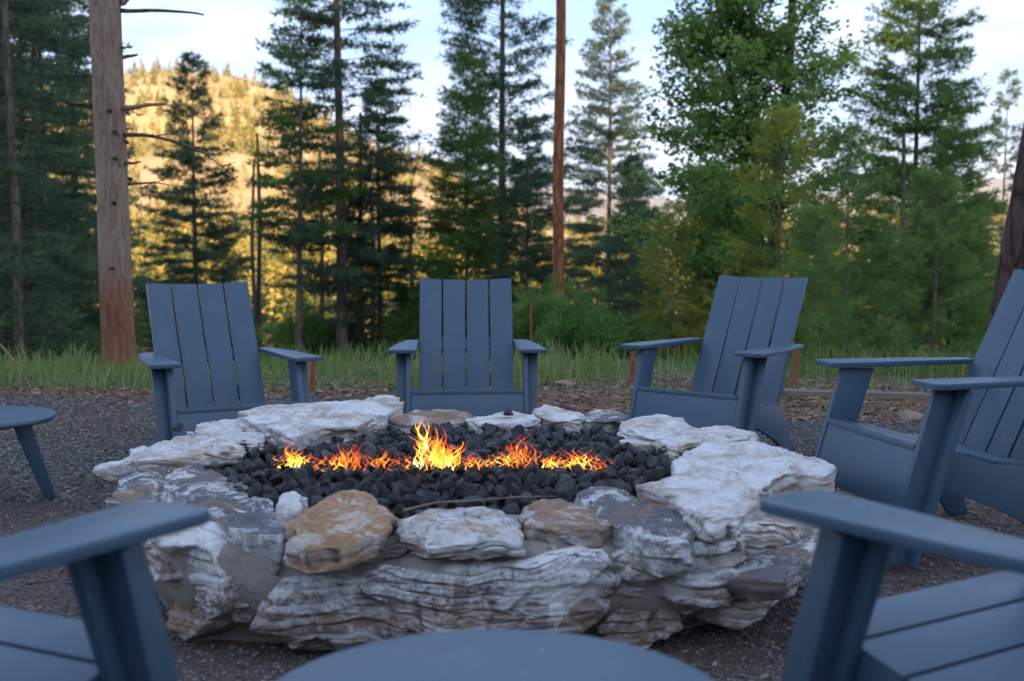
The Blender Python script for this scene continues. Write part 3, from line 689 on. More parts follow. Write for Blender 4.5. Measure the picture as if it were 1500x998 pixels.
# ------------------------------------------------------------------ flames
def mat_flame():
    n = N('flame'); at = n.n('Attribute', attribute_name='tint').outputs['Fac']; v = n.n('TexCoord').outputs['Object']
    nz = n.noise(n.vmap(v, (1, 1, .45)), 42, 4, .6, 1.2)
    f = n.math('ADD', at, n.math('MULTIPLY', n.math('SUBTRACT', nz, .5), .9))
    col = n.ramp(f, [(.12, (.75, .10, .10)), (.32, (1, .14, .02)), (.52, (1, .33, .02)), (.72, (1, .62, .08)), (.95, (1, .88, .5))])
    st = n.math('MULTIPLY_ADD', n.math('MAXIMUM', f, 0.0), .62, .10)
    em = n.n('Emission'); n.l(col, em.inputs[0]); n.l(st, em.inputs[1])
    tr = n.n('BsdfTransparent'); ms = n.n('MixShader'); n.l(n.ramp(f, [(.05, .08), (.4, .55), (.75, .9)]), ms.inputs[0])
    n.l(tr.outputs[0], ms.inputs[1]); n.l(em.outputs[0], ms.inputs[2]); n.l(ms.outputs[0], n.out.inputs['Surface']); return n.m
M['flame'] = mat_flame()
fire = empty('gas_fire', (-.25, 3.98, .34), 0, label='row of yellow and orange flames licking up from the black lava rocks', cat='fire')
FB = np.array((-.25, 3.98, .34))
rg = random.Random(12)
def strand(base, h, lean, wid, heat, curl):
    n = 14; k = 6; ph = rg.uniform(0, 6.28); ph2 = rg.uniform(0, 6.28); fr = rg.uniform(3.5, 7)
    V = []; t_ = []
    for a in range(n):
        s = a / (n - 1)
        c = base + np.array((lean[0] * s + curl * math.sin(ph + s * fr) * s ** .6, lean[1] * s + curl * .5 * math.cos(ph2 + s * fr) * s, h * s ** 1.05))
        r_ = wid * (math.sin(min(1, s * 2.4 + .12) * math.pi / 2) * (1 - s) ** .75 + .02) * (1 + .45 * math.sin(s * 17 + ph))
        tw = ph + s * 2
        for b in range(k):
            e = 2 * math.pi * b / k; x_, y_ = math.cos(e) * r_, math.sin(e) * r_ * .35
            V.append(c + np.array((x_ * math.cos(tw) - y_ * math.sin(tw), x_ * math.sin(tw) + y_ * math.cos(tw), 0)))
            t_.append(heat * (1 - .55 * s ** 1.5) - .12 * abs(math.cos(e)))
    F = [(a * k + b, a * k + (b + 1) % k, (a + 1) * k + (b + 1) % k, (a + 1) * k + b) for a in range(n - 1) for b in range(k)]
    return np.array(V), np.array(F), t_
# (px centre, px half width, px base, px top, strands, heat)
clusters = [(432, 27, 682, 648, 26, .85), (470, 16, 684, 660, 10, .6), (492, 20, 682, 650, 16, .75), (518, 28, 685, 630, 22, .5), (556, 16, 682, 652, 18, .62), (590, 22, 684, 655, 14, .6),
            (640, 30, 684, 616, 64, .95), (634, 9, 652, 590, 14, 1.05), (668, 34, 684, 645, 34, .8), (705, 22, 684, 660, 16, .72), (742, 26, 680, 655, 22, .78), (768, 22, 682, 625, 20, .62), (812, 24, 684, 655, 22, .8), (848, 28, 684, 648, 28, .85), (884, 14, 684, 664, 8, .5), (757, 6, 660, 618, 7, .6)]
for (cx, hw, by, ty, ns, heat) in clusters:
    Vs, Fs, ts, off = [], [], [], 0
    for q in range(ns):
        u = rg.gauss(0, .45); u = max(-1, min(1, u)); b = atz(cx + u * hw, by + rg.uniform(-4, 4), .345)
        b[1] += rg.uniform(-.05, .05); H = (by - ty) / 440.0
        h = H * (1 - .6 * abs(u)) * rg.uniform(.45, 1.0)
        if by < 670: b[2] += (684 - by) / 440.0 * rg.uniform(.55, 1.05); b[1] = 3.98 + rg.uniform(-.02, .02)
        V, F, t_ = strand(b - FB, h, (rg.gauss(0, .018) - u * .01, rg.gauss(0, .01)), rg.uniform(.0018, .0058) * (1.3 if heat > .78 else 1), heat * rg.uniform(.55, 1.1), rg.uniform(.010, .032))
        Vs.append(V); Fs.append(F + off); off += len(V); ts += t_
    link('flame', npmesh('flame', np.vstack(Vs), np.vstack(Fs), M['flame'], True, ts), fire)

# ------------------------------------------------------------------ ground cover
def scatter(name, n, xy, size, mat, seed, flat=.6, zoff=0.0, label=None, cat=None, tintf=None):
    rgn = np.random.default_rng(seed)
    base = np.array([(1, 0, 0), (-1, 0, 0), (0, 1, 0), (0, -1, 0), (0, 0, 1), (0, 0, -1)], float)
    F0 = np.array([(0, 2, 4), (2, 1, 4), (1, 3, 4), (3, 0, 4), (2, 0, 5), (1, 2, 5), (3, 1, 5), (0, 3, 5)])
    x, y = xy; n = len(x)
    s = size[0] + (size[1] - size[0]) * rgn.random(n) ** 2
    B = base[None] * (1 + .35 * rgn.standard_normal((n, 6, 1))) + .15 * rgn.standard_normal((n, 6, 3))
    B = B * s[:, None, None] * np.array((1.2, .9, flat))
    a = rgn.random(n) * 6.28; ca, sa = np.cos(a)[:, None], np.sin(a)[:, None]
    X = B[..., 0] * ca - B[..., 1] * sa; Y = B[..., 0] * sa + B[..., 1] * ca
    t = rgn.standard_normal((n, 1)) * .3; Z = B[..., 2] + X * t
    V = np.stack([X + x[:, None], Y + y[:, None], Z + (ter(x, y) + s * .25 + zoff)[:, None]], -1).reshape(-1, 3)
    F = (F0[None] + (np.arange(n) * 6)[:, None, None]).reshape(-1, 3)
    tint = np.repeat(rgn.random(n) if tintf is None else tintf(x, y, rgn), 6)
    return link(name, npmesh(name, V, F, mat, False, tint), None, label=label, cat=cat, kind='stuff')
def mat_pebble(name, stops, rough=.8):
    n = N(name); at = n.n('Attribute', attribute_name='tint').outputs['Fac']
    g = n.n('NewGeometry').outputs['Position']
    n.fin(n.mix(.25, n.ramp(at, stops), n.ramp(n.noise(g, 200, 3), [(.3, (.02, .02, .02)), (.7, (.15, .14, .14))])), rough, None, .3); return n.m
M['pebble'] = mat_pebble('dark_gravel', [(.0, (.042, .038, .036)), (.45, (.092, .085, .082)), (.75, (.165, .155, .15)), (.93, (.27, .255, .245)), (.97, (.12, .065, .045)), (1, (.30, .27, .24))])
M['chip'] = mat_pebble('bark_mulch', [(.0, (.05, .025, .016)), (.4, (.14, .07, .04)), (.75, (.24, .14, .08)), (1, (.40, .30, .20))], .9)
def in_pit(x, y): return ((x + .13) / 1.10) ** 2 + ((y - 4.27) / 1.12) ** 2 < 1
def gedge(x): return np.interp(x, [-1, .3, 1.6], [8.3, 7.7, 7.25])
rgn = np.random.default_rng(2)
def fru(n, y0, y1, p=1.0, m=.3):
    y = y0 + (y1 - y0) * rgn.random(n) ** p; x = (rgn.random(n) * 2 - 1) * (y * .44 + m); return x, y
x, y = fru(52000, 2.5, 5.2); k = ~in_pit(x, y); scatter('gravel', 0, (x[k], y[k]), (.0028, .0085), M['pebble'], 1, label='dark grey crushed gravel around the pit', cat='gravel')
x, y = fru(46000, 5.0, 8.6); k = (~in_pit(x, y)) & (y < gedge(x) + .35 * fnoise(x, y, 1.5, 3)); scatter('gravel', 0, (x[k], y[k]), (.006, .014), M['pebble'], 2, label='dark grey gravel of the far half of the seating area', cat='gravel')
x, y = fru(26000, 6.6, 10.5); k = (y > gedge(x) - .15 + .5 * fnoise(x, y, 1.5, 3)) & ((y < 9.2 + .5 * fnoise(x, y, .8, 3, 5)) | (rgn.random(len(x)) < .2)); scatter('bark_mulch', 0, (x[k], y[k]), (.008, .030), M['chip'], 3, .35, label='brown bark mulch and leaf litter strip behind the chairs', cat='mulch')
x, y = fru(22000, 2.5, 7.8); k = (~in_pit(x, y)) & (fnoise(x, y, .9, 3, 9) + .25 * rgn.standard_normal(len(x)) > .12); scatter('bark_litter', 0, (x[k], y[k]), (.004, .013), M['chip'], 4, .4, label='reddish bark crumbs scattered over the gravel', cat='litter')

def blades(name, x, y, h, wdt, mat, seed, lean=.5, tint=None, **kk):
    rgn = np.random.default_rng(seed); n = len(x); z = ter(x, y) - .01
    a = rgn.random(n) * 6.28; d = np.stack([np.cos(a), np.sin(a)], -1); l = (h * lean * rgn.random(n) ** 1.3)[:, None] * d
    pw = rgn.random(n) * 6.28; pd = np.stack([np.cos(pw), np.sin(pw)], -1) * (wdt / 2)[:, None]
    P = np.zeros((n, 7, 3)); 
    for q, (s, wf) in enumerate(((0, 1), (.4, .9), (.75, .6))):
        c = np.stack([x, y], -1) + l * s ** 2
        P[:, q * 2, :2] = c - pd * wf; P[:, q * 2 + 1, :2] = c + pd * wf; P[:, q * 2, 2] = P[:, q * 2 + 1, 2] = z + h * s * (1 - .25 * lean * s)
    P[:, 6, :2] = np.stack([x, y], -1) + l; P[:, 6, 2] = z + h * (1 - .3 * lean)
    o = (np.arange(n) * 7)[:, None]
    Q = np.concatenate([o + np.array([[0, 1, 3, 2]]), o + np.array([[2, 3, 5, 4]])], 0); T = o + np.array([[4, 5, 6]])
    t = np.repeat(rgn.random(n) * .6 + .2 if tint is None else tint, 7)
    return link(name, npmesh(name, P.reshape(-1, 3), [Q, T], mat, False, t), None, kind='stuff', **kk)
x, y = fru(24000, 8.4, 11.5, 1.3, 1); den = fnoise(x, y, .7, 3, 11)
k = (y > 8.6 + .9 * fnoise(x, y, .9, 4, 6) + .35 * (x > .2)) & (1.5 * den + rgn.random(len(x)) * .8 > .28)
x, y = x[k], y[k]; hh = .85 * (.07 + .24 * rgn.random(len(x)) ** 2.2) * np.clip(1 + 1.3 * fnoise(x, y, .8, 3, 3), .35, 2) * np.where(x > 1.2, 1.15, .9)
dry = np.clip(.45 + .6 * fnoise(x, y, .45, 3, 21) - .25 * (x > 1) + .35 * rgn.standard_normal(len(x)) * .5, 0, 1)
blades('grass', x, y, hh, .008 + .004 * rgn.random(len(x)), M['grass'], 5, .6, dry, label='green and straw coloured wild grass along the edge of the clearing', cat='grass')
x, y = fru(420, 8.4, 10, 1, 1); k = (x > -1) | (x < -2); x, y = x[k], y[k]
blades('grass_stalks', x, y, (.22 + .26 * rgn.random(len(x))), .004 + .003 * rgn.random(len(x)), M['grass'], 6, .8, np.full(len(x), .9), label='taller seeding grass stalks standing above the grass', cat='grass')
x, y = fru(900, 7.3, 8.7, 1, .2); k = y > gedge(x); x, y = x[k], y[k]
blades('grass_tufts', x, y, .06 + .12 * rgn.random(len(x)), .004 + .002 * rgn.random(len(x)), M['grass'], 8, .9, np.full(len(x), .85), label='sparse dry weeds growing through the mulch', cat='weeds')

# ------------------------------------------------------------------ trees
def needles(pos, dirs, ln, wd, K, rgn, spread=.65):
    """K thin triangles bursting from each position"""
    n = len(pos); P = np.repeat(pos, K, 0); D = np.repeat(dirs, K, 0)
    d = D + rgn.standard_normal((n * K, 3)) * spread; d /= np.linalg.norm(d, axis=1, keepdims=True)
    w = np.cross(d, rgn.standard_normal((n * K, 3))); w /= np.linalg.norm(w, axis=1, keepdims=True) + 1e-9
    l = ln * (.6 + .8 * rgn.random((n * K, 1))); ww = wd * (.7 + .6 * rgn.random((n * K, 1)))
    A = P - w * ww * .5 + d * l * .15; B = P + w * ww * .5 + d * l * .15; C = P + d * l
    V = np.stack([A, B, C], 1).reshape(-1, 3); F = np.arange(len(V)).reshape(-1, 3); return V, F
def tubes(paths, radii, k=4):
    Vs, Fs, off = [], [], 0
    for P, r_ in zip(paths, radii):
        P = np.asarray(P, float); n = len(P); d = np.gradient(P, axis=0); d /= np.linalg.norm(d, axis=1, keepdims=True) + 1e-9
        a = np.cross(d, (.13, .2, .97) if abs(d[0][2]) < .8 else (.97, .1, .2)); a /= np.linalg.norm(a, axis=1, keepdims=True) + 1e-9; b = np.cross(d, a)
        e = np.linspace(0, 2 * np.pi, k, endpoint=False)
        V = P[:, None] + np.asarray(r_)[:, None, None] * (a[:, None] * np.cos(e)[None, :, None] + b[:, None] * np.sin(e)[None, :, None])
        i, j = np.meshgrid(np.arange(n - 1), np.arange(k), indexing='ij')
        F = np.stack([i * k + j, i * k + (j + 1) % k, (i + 1) * k + (j + 1) % k, (i + 1) * k + j], -1).reshape(-1, 4)
        Vs.append(V.reshape(-1, 3)); Fs.append(F + off); off += n * k
    return np.vstack(Vs), np.vstack(Fs)
def trunk_path(H, r0, rgn, bend=.02, flare=1.35, n=26):
    z = np.linspace(0, H, n) ; z = np.r_[0, .12, .3, .6, z[z > .8]]
    P = np.stack([bend * np.sin(z * .5 + rgn.random() * 6) * z * .15, bend * np.cos(z * .43 + rgn.random() * 6) * z * .15, z - .15], -1)
    r_ = r0 * (1 - z / H * .93) * (1 + (flare - 1) * np.exp(-z * 2.5)); return P, r_
def conifer(seed, H, cb, Rb, r0, nb, mat, bark, ln=.13, wd=.022, K=7, tuft=13, up=.12, droop=.28, p=.75, ragged=.35, bare=0, spread=.65, twl=.38, azbias=None):
    rgn = np.random.default_rng(seed)
    TP, TR = trunk_path(H, r0, rgn)
    pos, dr, tn = [], [], []; paths, rads = [TP], [TR]
    for b in range(nb):
        t = ((b + rgn.random()) / nb) ** 1.12; z = cb + (H - cb) * t
        if rgn.random() < .08: continue
        az = rgn.random() * 6.283
        Lb = Rb * ((1 - t) ** p) * (1 - ragged + ragged * 1.5 * rgn.random()) * min(1, .65 + t * 3.5) + .12
        if azbias is not None: Lb *= 1 + azbias[1] * math.cos(az - azbias[0])
        u = up + .45 * t ** 2 + rgn.normal() * .08; dp = droop * (1 - .6 * t)
        c = np.array((np.interp(z, TP[:, 2], TP[:, 0]), np.interp(z, TP[:, 2], TP[:, 1]), z)); o = np.array((math.cos(az), math.sin(az), 0)); sd = np.array((-o[1], o[0], 0))
        s = np.linspace(0, 1, 7)[:, None]
        bend = sd * rgn.normal() * .08 * Lb
        P = c + o * Lb * s + UPZ * Lb * (u * s - dp * s ** 2 + .12 * s ** 4) + bend * s ** 2
        paths.append(P); rads.append(np.linspace(max(.004, r0 * .11 * (1 - .6 * t)), .003, 7))
        if rgn.random() < bare: continue
        nt_ = max(4, int(Lb * 9)); ts_ = .22 + .78 * rgn.random(nt_) ** .8; side = np.where(rgn.random(nt_) < .5, -1, 1)
        tl = (twl * Lb * (1.12 - ts_) + .07) * (.6 + .6 * rgn.random(nt_))
        base = c + o * (Lb * ts_)[:, None] + UPZ * (Lb * (u * ts_ - dp * ts_ ** 2 + .12 * ts_ ** 4))[:, None] + bend * (ts_ ** 2)[:, None]
        td = o * .75 + sd * side[:, None] * .8 + UPZ * (rgn.standard_normal(nt_) * .18 - .05)[:, None]; td /= np.linalg.norm(td, axis=1, keepdims=True)
        for q in range(nt_):
            m = max(2, int(tl[q] * tuft)); a = np.linspace(.25, 1, m)[:, None]
            pp = base[q] + td[q] * tl[q] * a + rgn.standard_normal((m, 3)) * .015
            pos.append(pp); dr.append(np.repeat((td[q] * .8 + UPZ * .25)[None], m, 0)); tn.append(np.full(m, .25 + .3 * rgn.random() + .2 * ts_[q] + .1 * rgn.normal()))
        m = max(3, int(Lb * tuft * .8)); a = (.3 + .7 * rgn.random(m))
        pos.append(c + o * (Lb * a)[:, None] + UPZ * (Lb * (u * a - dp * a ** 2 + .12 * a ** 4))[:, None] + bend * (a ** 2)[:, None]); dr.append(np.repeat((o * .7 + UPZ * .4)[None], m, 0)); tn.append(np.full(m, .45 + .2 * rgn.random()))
    for b in range(22):                      # dead twigs on the lower stem
        z = .3 + (cb + .12 * H) * rgn.random(); az = rgn.random() * 6.283; ll = (.15 + .55 * rgn.random()) * min(1, Rb / 1.6); c = np.array((np.interp(z, TP[:, 2], TP[:, 0]), np.interp(z, TP[:, 2], TP[:, 1]), z))
        e = np.array((math.cos(az), math.sin(az), rgn.normal() * .3)) * ll; paths.append([c, c + e * .5 + rgn.standard_normal(3) * .03, c + e + np.array((0, 0, -.12 * ll))]); rads.append([.009, .006, .002])
    pos = np.vstack(pos); dr = np.vstack(dr); tn = np.concatenate(tn)
    V, F = needles(pos, dr, ln, wd, K, rgn, spread)
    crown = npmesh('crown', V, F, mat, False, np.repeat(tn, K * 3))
    tv, tf = tubes(paths[:1], rads[:1], 14); bv, bf = tubes(paths[1:], rads[1:], 3)
    trunk = npmesh('trunk', np.vstack([tv, bv]), np.vstack([tf, bf + len(tv)]), bark, True)
    return trunk, crown
def broadleaf(seed, H, cb, Rb, r0, mat, bark, nl=30000, ls=.075, stems=3, nlimb=90, clus=.30, dens=1):
    rgn = np.random.default_rng(seed); paths, rads, cl = [], [], []
    for s_ in range(stems):
        a0 = rgn.random() * 6.28; sp = (.10 if stems > 1 else 0) * H
        n = 14; t = np.linspace(0, 1, n); wob = np.cumsum(rgn.standard_normal((n, 2)) * .03 * H / 5, 0)
        hh = H * (1 - .12 * s_)
        P = np.stack([math.cos(a0) * sp * t ** 1.2 + wob[:, 0] * t, math.sin(a0) * sp * t ** 1.2 + wob[:, 1] * t, hh * t - .1], -1)
        rt = r0 * (1 - .92 * t) * (1 if s_ == 0 else .75) * (1 + .3 * np.exp(-t * 12)); paths.append(P); rads.append(rt)
        for b in range(nlimb // stems):
            tb = cb / H + (1 - cb / H) * rgn.random() ** .9 * .97; z = tb
            c = np.array([np.interp(tb, t, P[:, q]) for q in range(3)]); az = rgn.random() * 6.28
            Lb = Rb * math.sin(min(1, .25 + 1.1 * ((tb * H - cb) / (H - cb)) ** .8) * math.pi * .93) ** .6 * (.55 + .6 * rgn.random())
            o = np.array((math.cos(az), math.sin(az), .35 + .35 * rgn.normal())); s = np.linspace(0, 1, 6)[:, None]
            w = rgn.standard_normal((1, 3)) * .12 * Lb; Q = c + o * Lb * s + w * s ** 2 + UPZ * .08 * Lb * s ** 2 * rgn.normal()
            paths.append(Q); rads.append(np.linspace(r0 * .22 * (1 - .6 * tb), .006, 6))
            for q in range(int(6 + Lb * 7)):
                u = .25 + .78 * rgn.random(); d = rgn.standard_normal(3); d /= np.linalg.norm(d); ll = .18 + .3 * rgn.random() * Lb * .6
                b0 = np.array([np.interp(u, s[:, 0], Q[:, k_]) for k_ in range(3)]); e = b0 + d * ll * np.array((1, 1, .6)); paths.append([b0, (b0 + e) / 2 + rgn.standard_normal(3) * .02, e]); rads.append([.008, .005, .003]); cl.append(e); cl.append((b0 + e) / 2)
    cl = np.array(cl); m = int(nl / len(cl)); tint0 = .25 + .5 * rgn.random(len(cl))
    C = np.repeat(cl, m, 0) + rgn.standard_normal((len(cl) * m, 3)) * np.array((clus * .5, clus * .5, clus * .33)); tn = np.repeat(tint0, m) + .12 * rgn.standard_normal(len(C))
    n = len(C); d = rgn.standard_normal((n, 3)); d[:, 2] *= .5; d /= np.linalg.norm(d, axis=1, keepdims=True); w = np.cross(d, rgn.standard_normal((n, 3))); w /= np.linalg.norm(w, axis=1, keepdims=True)
    l = ls * (.6 + .7 * rgn.random((n, 1)))
    V = np.stack([C, C + d * l * .5 + w * l * .32, C + d * l, C + d * l * .5 - w * l * .32], 1).reshape(-1, 3); F = np.arange(len(V)).reshape(-1, 4)
    crown = npmesh('crown', V, F, mat, False, np.repeat(tn, 4)); tv, tf = tubes(paths, rads, 6); return npmesh('trunk', tv, tf, bark, True), crown
def shrub(seed, H, Rb, mat, nl=9000, ls=.05, needle=False):
    rgn = np.random.default_rng(seed); paths, rads, cl, cd = [], [], [], []
    for b in range(60):
        az = rgn.random() * 6.28; t = rgn.random(); top = np.array((math.cos(az) * Rb * t ** .6, math.sin(az) * Rb * t ** .6, H * (1 - .55 * t) * (.55 + .5 * rgn.random())))
        s = np.linspace(0, 1, 5)[:, None]; P = top * np.c_[s ** .8, s ** .8, s]; paths.append(P); rads.append(np.linspace(.014, .003, 5))
        for q in range(9):
            u = .3 + .7 * rgn.random(); e = top * np.array((u ** .8, u ** .8, u)) + rgn.standard_normal(3) * .13 * Rb; cl.append(e); cd.append(top / np.linalg.norm(top) * .5 + UPZ * .7)
    cl = np.array(cl); cl[:, 2] = np.maximum(cl[:, 2], .03); cd = np.array(cd); m = nl // len(cl)
    C = np.repeat(cl, m, 0) + rgn.standard_normal((len(cl) * m, 3)) * .09 * Rb; D = np.repeat(cd, m, 0)
    V, F = needles(C, D, ls, ls * (.16 if needle else .5), 2 if needle else 1, rgn, .7)
    tint = np.repeat(np.repeat(.25 + .5 * rgn.random(len(cl)), m), 3 * (2 if needle else 1))
    tv, tf = tubes(paths, rads, 3); return npmesh('stems', tv, tf, M['bark_grey'], True), npmesh('foliage', V, F, mat, False, tint)
def plant_at(px, D): x = (px - 750) / 1750.0 * D; return x, D, terz(x, D)
def tree(name, meshes, px, D, label, cat='tree', rot=0, sc_=1, lean=(0, 0), zs=1, group=None, parts=('trunk', 'crown'), sink=0):
    x, y, z = plant_at(px, D)
    t = empty(name, (x, y, z - sink), 0, label=label, cat=cat, group=group); t.rotation_euler = (lean[0], lean[1], rot); t.scale = (sc_, sc_, sc_ * zs)
    for nme, me in zip(parts, meshes):
        if me is not None: link(nme, me, t)
    return t

# the thick bare pine at the left
def bigtrunk():
    rgn = np.random.default_rng(4)
    H = 17; n = 90; k = 40; zz = np.linspace(0, H, n) ** 1.0; zz = np.r_[np.linspace(-.2, 4, 120), np.linspace(4.1, H, 30)]
    V = []
    for z in zz:
        r0 = .134 * (1 - .018 * z) * (1 + .10 * math.exp(-max(z, 0) * 2.2)); cx = -.012 * z; 
        for j in range(k):
            a = 2 * math.pi * j / k; p = Vector((math.cos(a) * .8, math.sin(a) * .8, z * .45)); q = Vector((math.cos(a) * 3.2, math.sin(a) * 3.2, z * 1.3))
            r_ = r0 * (1 + .05 * noise.noise(p * 2) + .035 * noise.noise(q) + .03 * abs(noise.noise(q * 2.6)))
            V.append((cx + r_ * math.cos(a), r_ * math.sin(a), z))
    n = len(zz); i, j = np.meshgrid(np.arange(n - 1), np.arange(k), indexing='ij'); F = np.stack([i * k + j, i * k + (j + 1) % k, (i + 1) * k + (j + 1) % k, (i + 1) * k + j], -1).reshape(-1, 4)
    return npmesh('trunk', np.array(V), F, M['bark_scar'], True)
bx, bd = 172, 10.3; X0, Y0, Z0 = plant_at(bx, bd)
t = empty('bare_pine_trunk', (X0, Y0, Z0), 0, label='thick bare pine trunk with knots and dead branch stubs behind the left far chair', cat='tree')
link('trunk', bigtrunk(), t)
def deadbranch(parent, pts, r0, mat='bark_grey', name='branch', twigs=0, seed=1, r1=.003):
    P = np.array(pts, float); s = np.linspace(0, 1, len(P)); u = np.linspace(0, 1, 16); Q = np.stack([np.interp(u, s, P[:, k]) for k in range(3)], -1)
    Q = Q.copy(); rgn = np.random.default_rng(seed); Q[1:] += rgn.standard_normal((15, 3)) * .006
    for _ in range(2): Q[1:-1] = .5 * Q[1:-1] + .25 * Q[:-2] + .25 * Q[2:]
    pa, ra = [Q], [np.linspace(r0, r1, 16)]
    for k in range(twigs):
        a = Q[rgn.integers(4, 15)]; d = rgn.standard_normal(3) * .12; d[2] = abs(d[2]) * .4 - .02; pa.append([a, a + d * .6, a + d * 1.2]); ra.append([r0 * .3, r0 * .2, .002])
    v, f = tubes(pa, ra, 6); return link(name, npmesh(name, v, f, M[mat], True), parent)
B0 = np.array((X0, Y0, Z0))
def bpt(px, py, dy=0): return aty(px, py, bd + dy) - B0
for k, (pts, r0, tw, ml) in enumerate([
    ([(185, 16), (225, 15), (262, 17), (297, 22)], .022, 0, 'bark_grey'), ([(185, 70), (195, 69)], .012, 0, 'bark_grey'), ([(185, 84), (203, 80)], .024, 0, 'bark_grey'),
    ([(188, 158), (215, 155), (245, 152)], .030, 0, 'bark_scar'), ([(150, 158), (110, 152), (48, 143)], .022, 0, 'bark_dark'), ([(150, 122), (130, 108), (100, 100), (70, 102)], .016, 3, 'bark_grey'), ([(150, 80), (132, 66), (115, 60)], .012, 1, 'bark_grey'),
    ([(190, 197), (222, 198), (262, 208), (295, 220), (320, 238), (345, 262)], .022, 9, 'bark_grey'), ([(192, 270), (225, 268), (262, 272)], .018, 3, 'bark_grey'), ([(188, 240), (207, 237)], .02, 0, 'bark_grey'), ([(182, 3), (192, -6)], .04, 0, 'bark_scar')]):
    deadbranch(t, [bpt(168 + .4 * (pts[0][0] - 168), pts[0][1])] + [bpt(a, b, -.05 if k % 2 else .05) for a, b in pts], r0, ml, 'branch', tw, k, r0 * (.35 if tw == 0 else .12))
for k, (a, b) in enumerate([(166, 193), (166, 232), (183, 208), (165, 298), (162, 394), (158, 162), (188, 262)]):
    c = bpt(a, b, -.17); q, f = tubes([[c + np.array((0, .06, 0)), c + np.array((0, .0, .004)), c + np.array((0, -.035, .0))]], [[.018, .011, .003]], 8); link('knot', npmesh('knot', q, f, M['bark_dark'], True), t)
cm = conifer(90, 9, .5, 2.6, .12, 90, M['needle_dark'], M['bark'], K=5)
c_ = link('crown', cm[1], t, (-.1, 0, 8.5))

# the leaning furrowed trunk at the right edge
xr, yr, zr = plant_at(1484, 8.7)
V = []; zz = np.linspace(-.2, 12, 150); k_ = 44
for z in zz:
    r0 = .215 * (1 - .035 * z) * (1 + .15 * math.exp(-max(z, 0) * 2))
    for j in range(k_):
        a = 2 * math.pi * j / k_; p = Vector((math.cos(a) * 3.5, math.sin(a) * 3.5, z * 1.1)); f_ = abs(noise.noise(p)) + .5 * abs(noise.noise(p * 2.3))
        r_ = r0 * (1 - .16 * math.exp(-(f_ * 9) ** 1.2) + .05 * noise.noise(p * .4)); V.append((.135 * z + r_ * math.cos(a), .02 * z + r_ * math.sin(a), z))
n = len(zz); i, j = np.meshgrid(np.arange(n - 1), np.arange(k_), indexing='ij'); F = np.stack([i * k_ + j, i * k_ + (j + 1) % k_, (i + 1) * k_ + (j + 1) % k_, (i + 1) * k_ + j], -1).reshape(-1, 4)
t = empty('leaning_tree_trunk', (xr, yr, zr), 0, label='dark furrowed trunk leaning out of the right edge behind the side-on chair', cat='tree'); link('trunk', npmesh('trunk', np.array(V), F, M['bark_dark'], True), t)

C = {}
C['tallA'] = conifer(11, 14.5, 1.4, 1.85, .115, 330, M['needle'], M['bark'], up=.12, droop=.25, K=6, ragged=.3)
C['tallB'] = conifer(12, 13.5, 1.8, 1.65, .105, 290, M['needle'], M['bark'], up=.30, droop=.25, K=6, ragged=.3, p=.6)
C['fir'] = conifer(13, 10.6, .6, 2.0, .10, 400, M['needle'], M['bark'], up=.34, droop=.5, p=.72, ragged=.22, K=6)
C['sparse'] = conifer(14, 7.2, 2.4, 1.15, .075, 90, M['needle_green'], M['bark'], up=.0, droop=.15, ragged=.6, bare=.1)
C['dense'] = conifer(15, 8.2, .2, 1.85, .10, 310, M['needle_dark'], M['bark'], up=.15, droop=.3, K=7)
C['wide'] = conifer(16, 11, .2, 1.75, .075, 300, M['needle_dark'], M['bark_dark'], up=.1, droop=.35, K=7, ln=.10, wd=.017, tuft=15)
C['green'] = conifer(17, 9.8, 1.0, 1.75, .08, 420, M['needle_green'], M['bark_grey'], up=.28, droop=.3, K=6, ragged=.32, p=.62)
C['thin'] = conifer(18, 10, 1.2, 1.25, .08, 190, M['needle'], M['bark'], up=.25, droop=.3, K=5, ln=.15, wd=.03)
C['young'] = conifer(19, 3.4, .05, 1.15, .045, 110, M['needle_green'], M['bark'], ln=.11, wd=.014, K=8, up=.45, droop=.25, p=.6)
C['sap'] = conifer(20, 3.6, .1, .95, .04, 90, M['needle_sun_tint'], M['bark'], ln=.12, wd=.016, K=8, up=.5, droop=.25, p=.6)
C['mid'] = conifer(21, 9.5, .8, 1.9, .13, 110, M['needle_dark'], M['bark'], ln=.22, wd=.05, K=4, tuft=9)
C['mid2'] = conifer(22, 12, 2.2, 1.8, .15, 100, M['needle'], M['bark'], ln=.22, wd=.05, K=4, tuft=9)
C['midg'] = conifer(23, 8, .4, 2.1, .13, 110, M['needle_green'], M['bark'], ln=.22, wd=.05, K=4, tuft=9)
C['oak'] = broadleaf(31, 13, 1.7, 2.15, .16, M['leaf'], M['bark_dark'], nl=56000, ls=.10, stems=3, nlimb=230, clus=.18)
C['under'] = broadleaf(32, 3.8, .4, 1.5, .07, M['leaf'], M['bark_grey'], nl=26000, ls=.07, stems=3, nlimb=50, clus=.25)

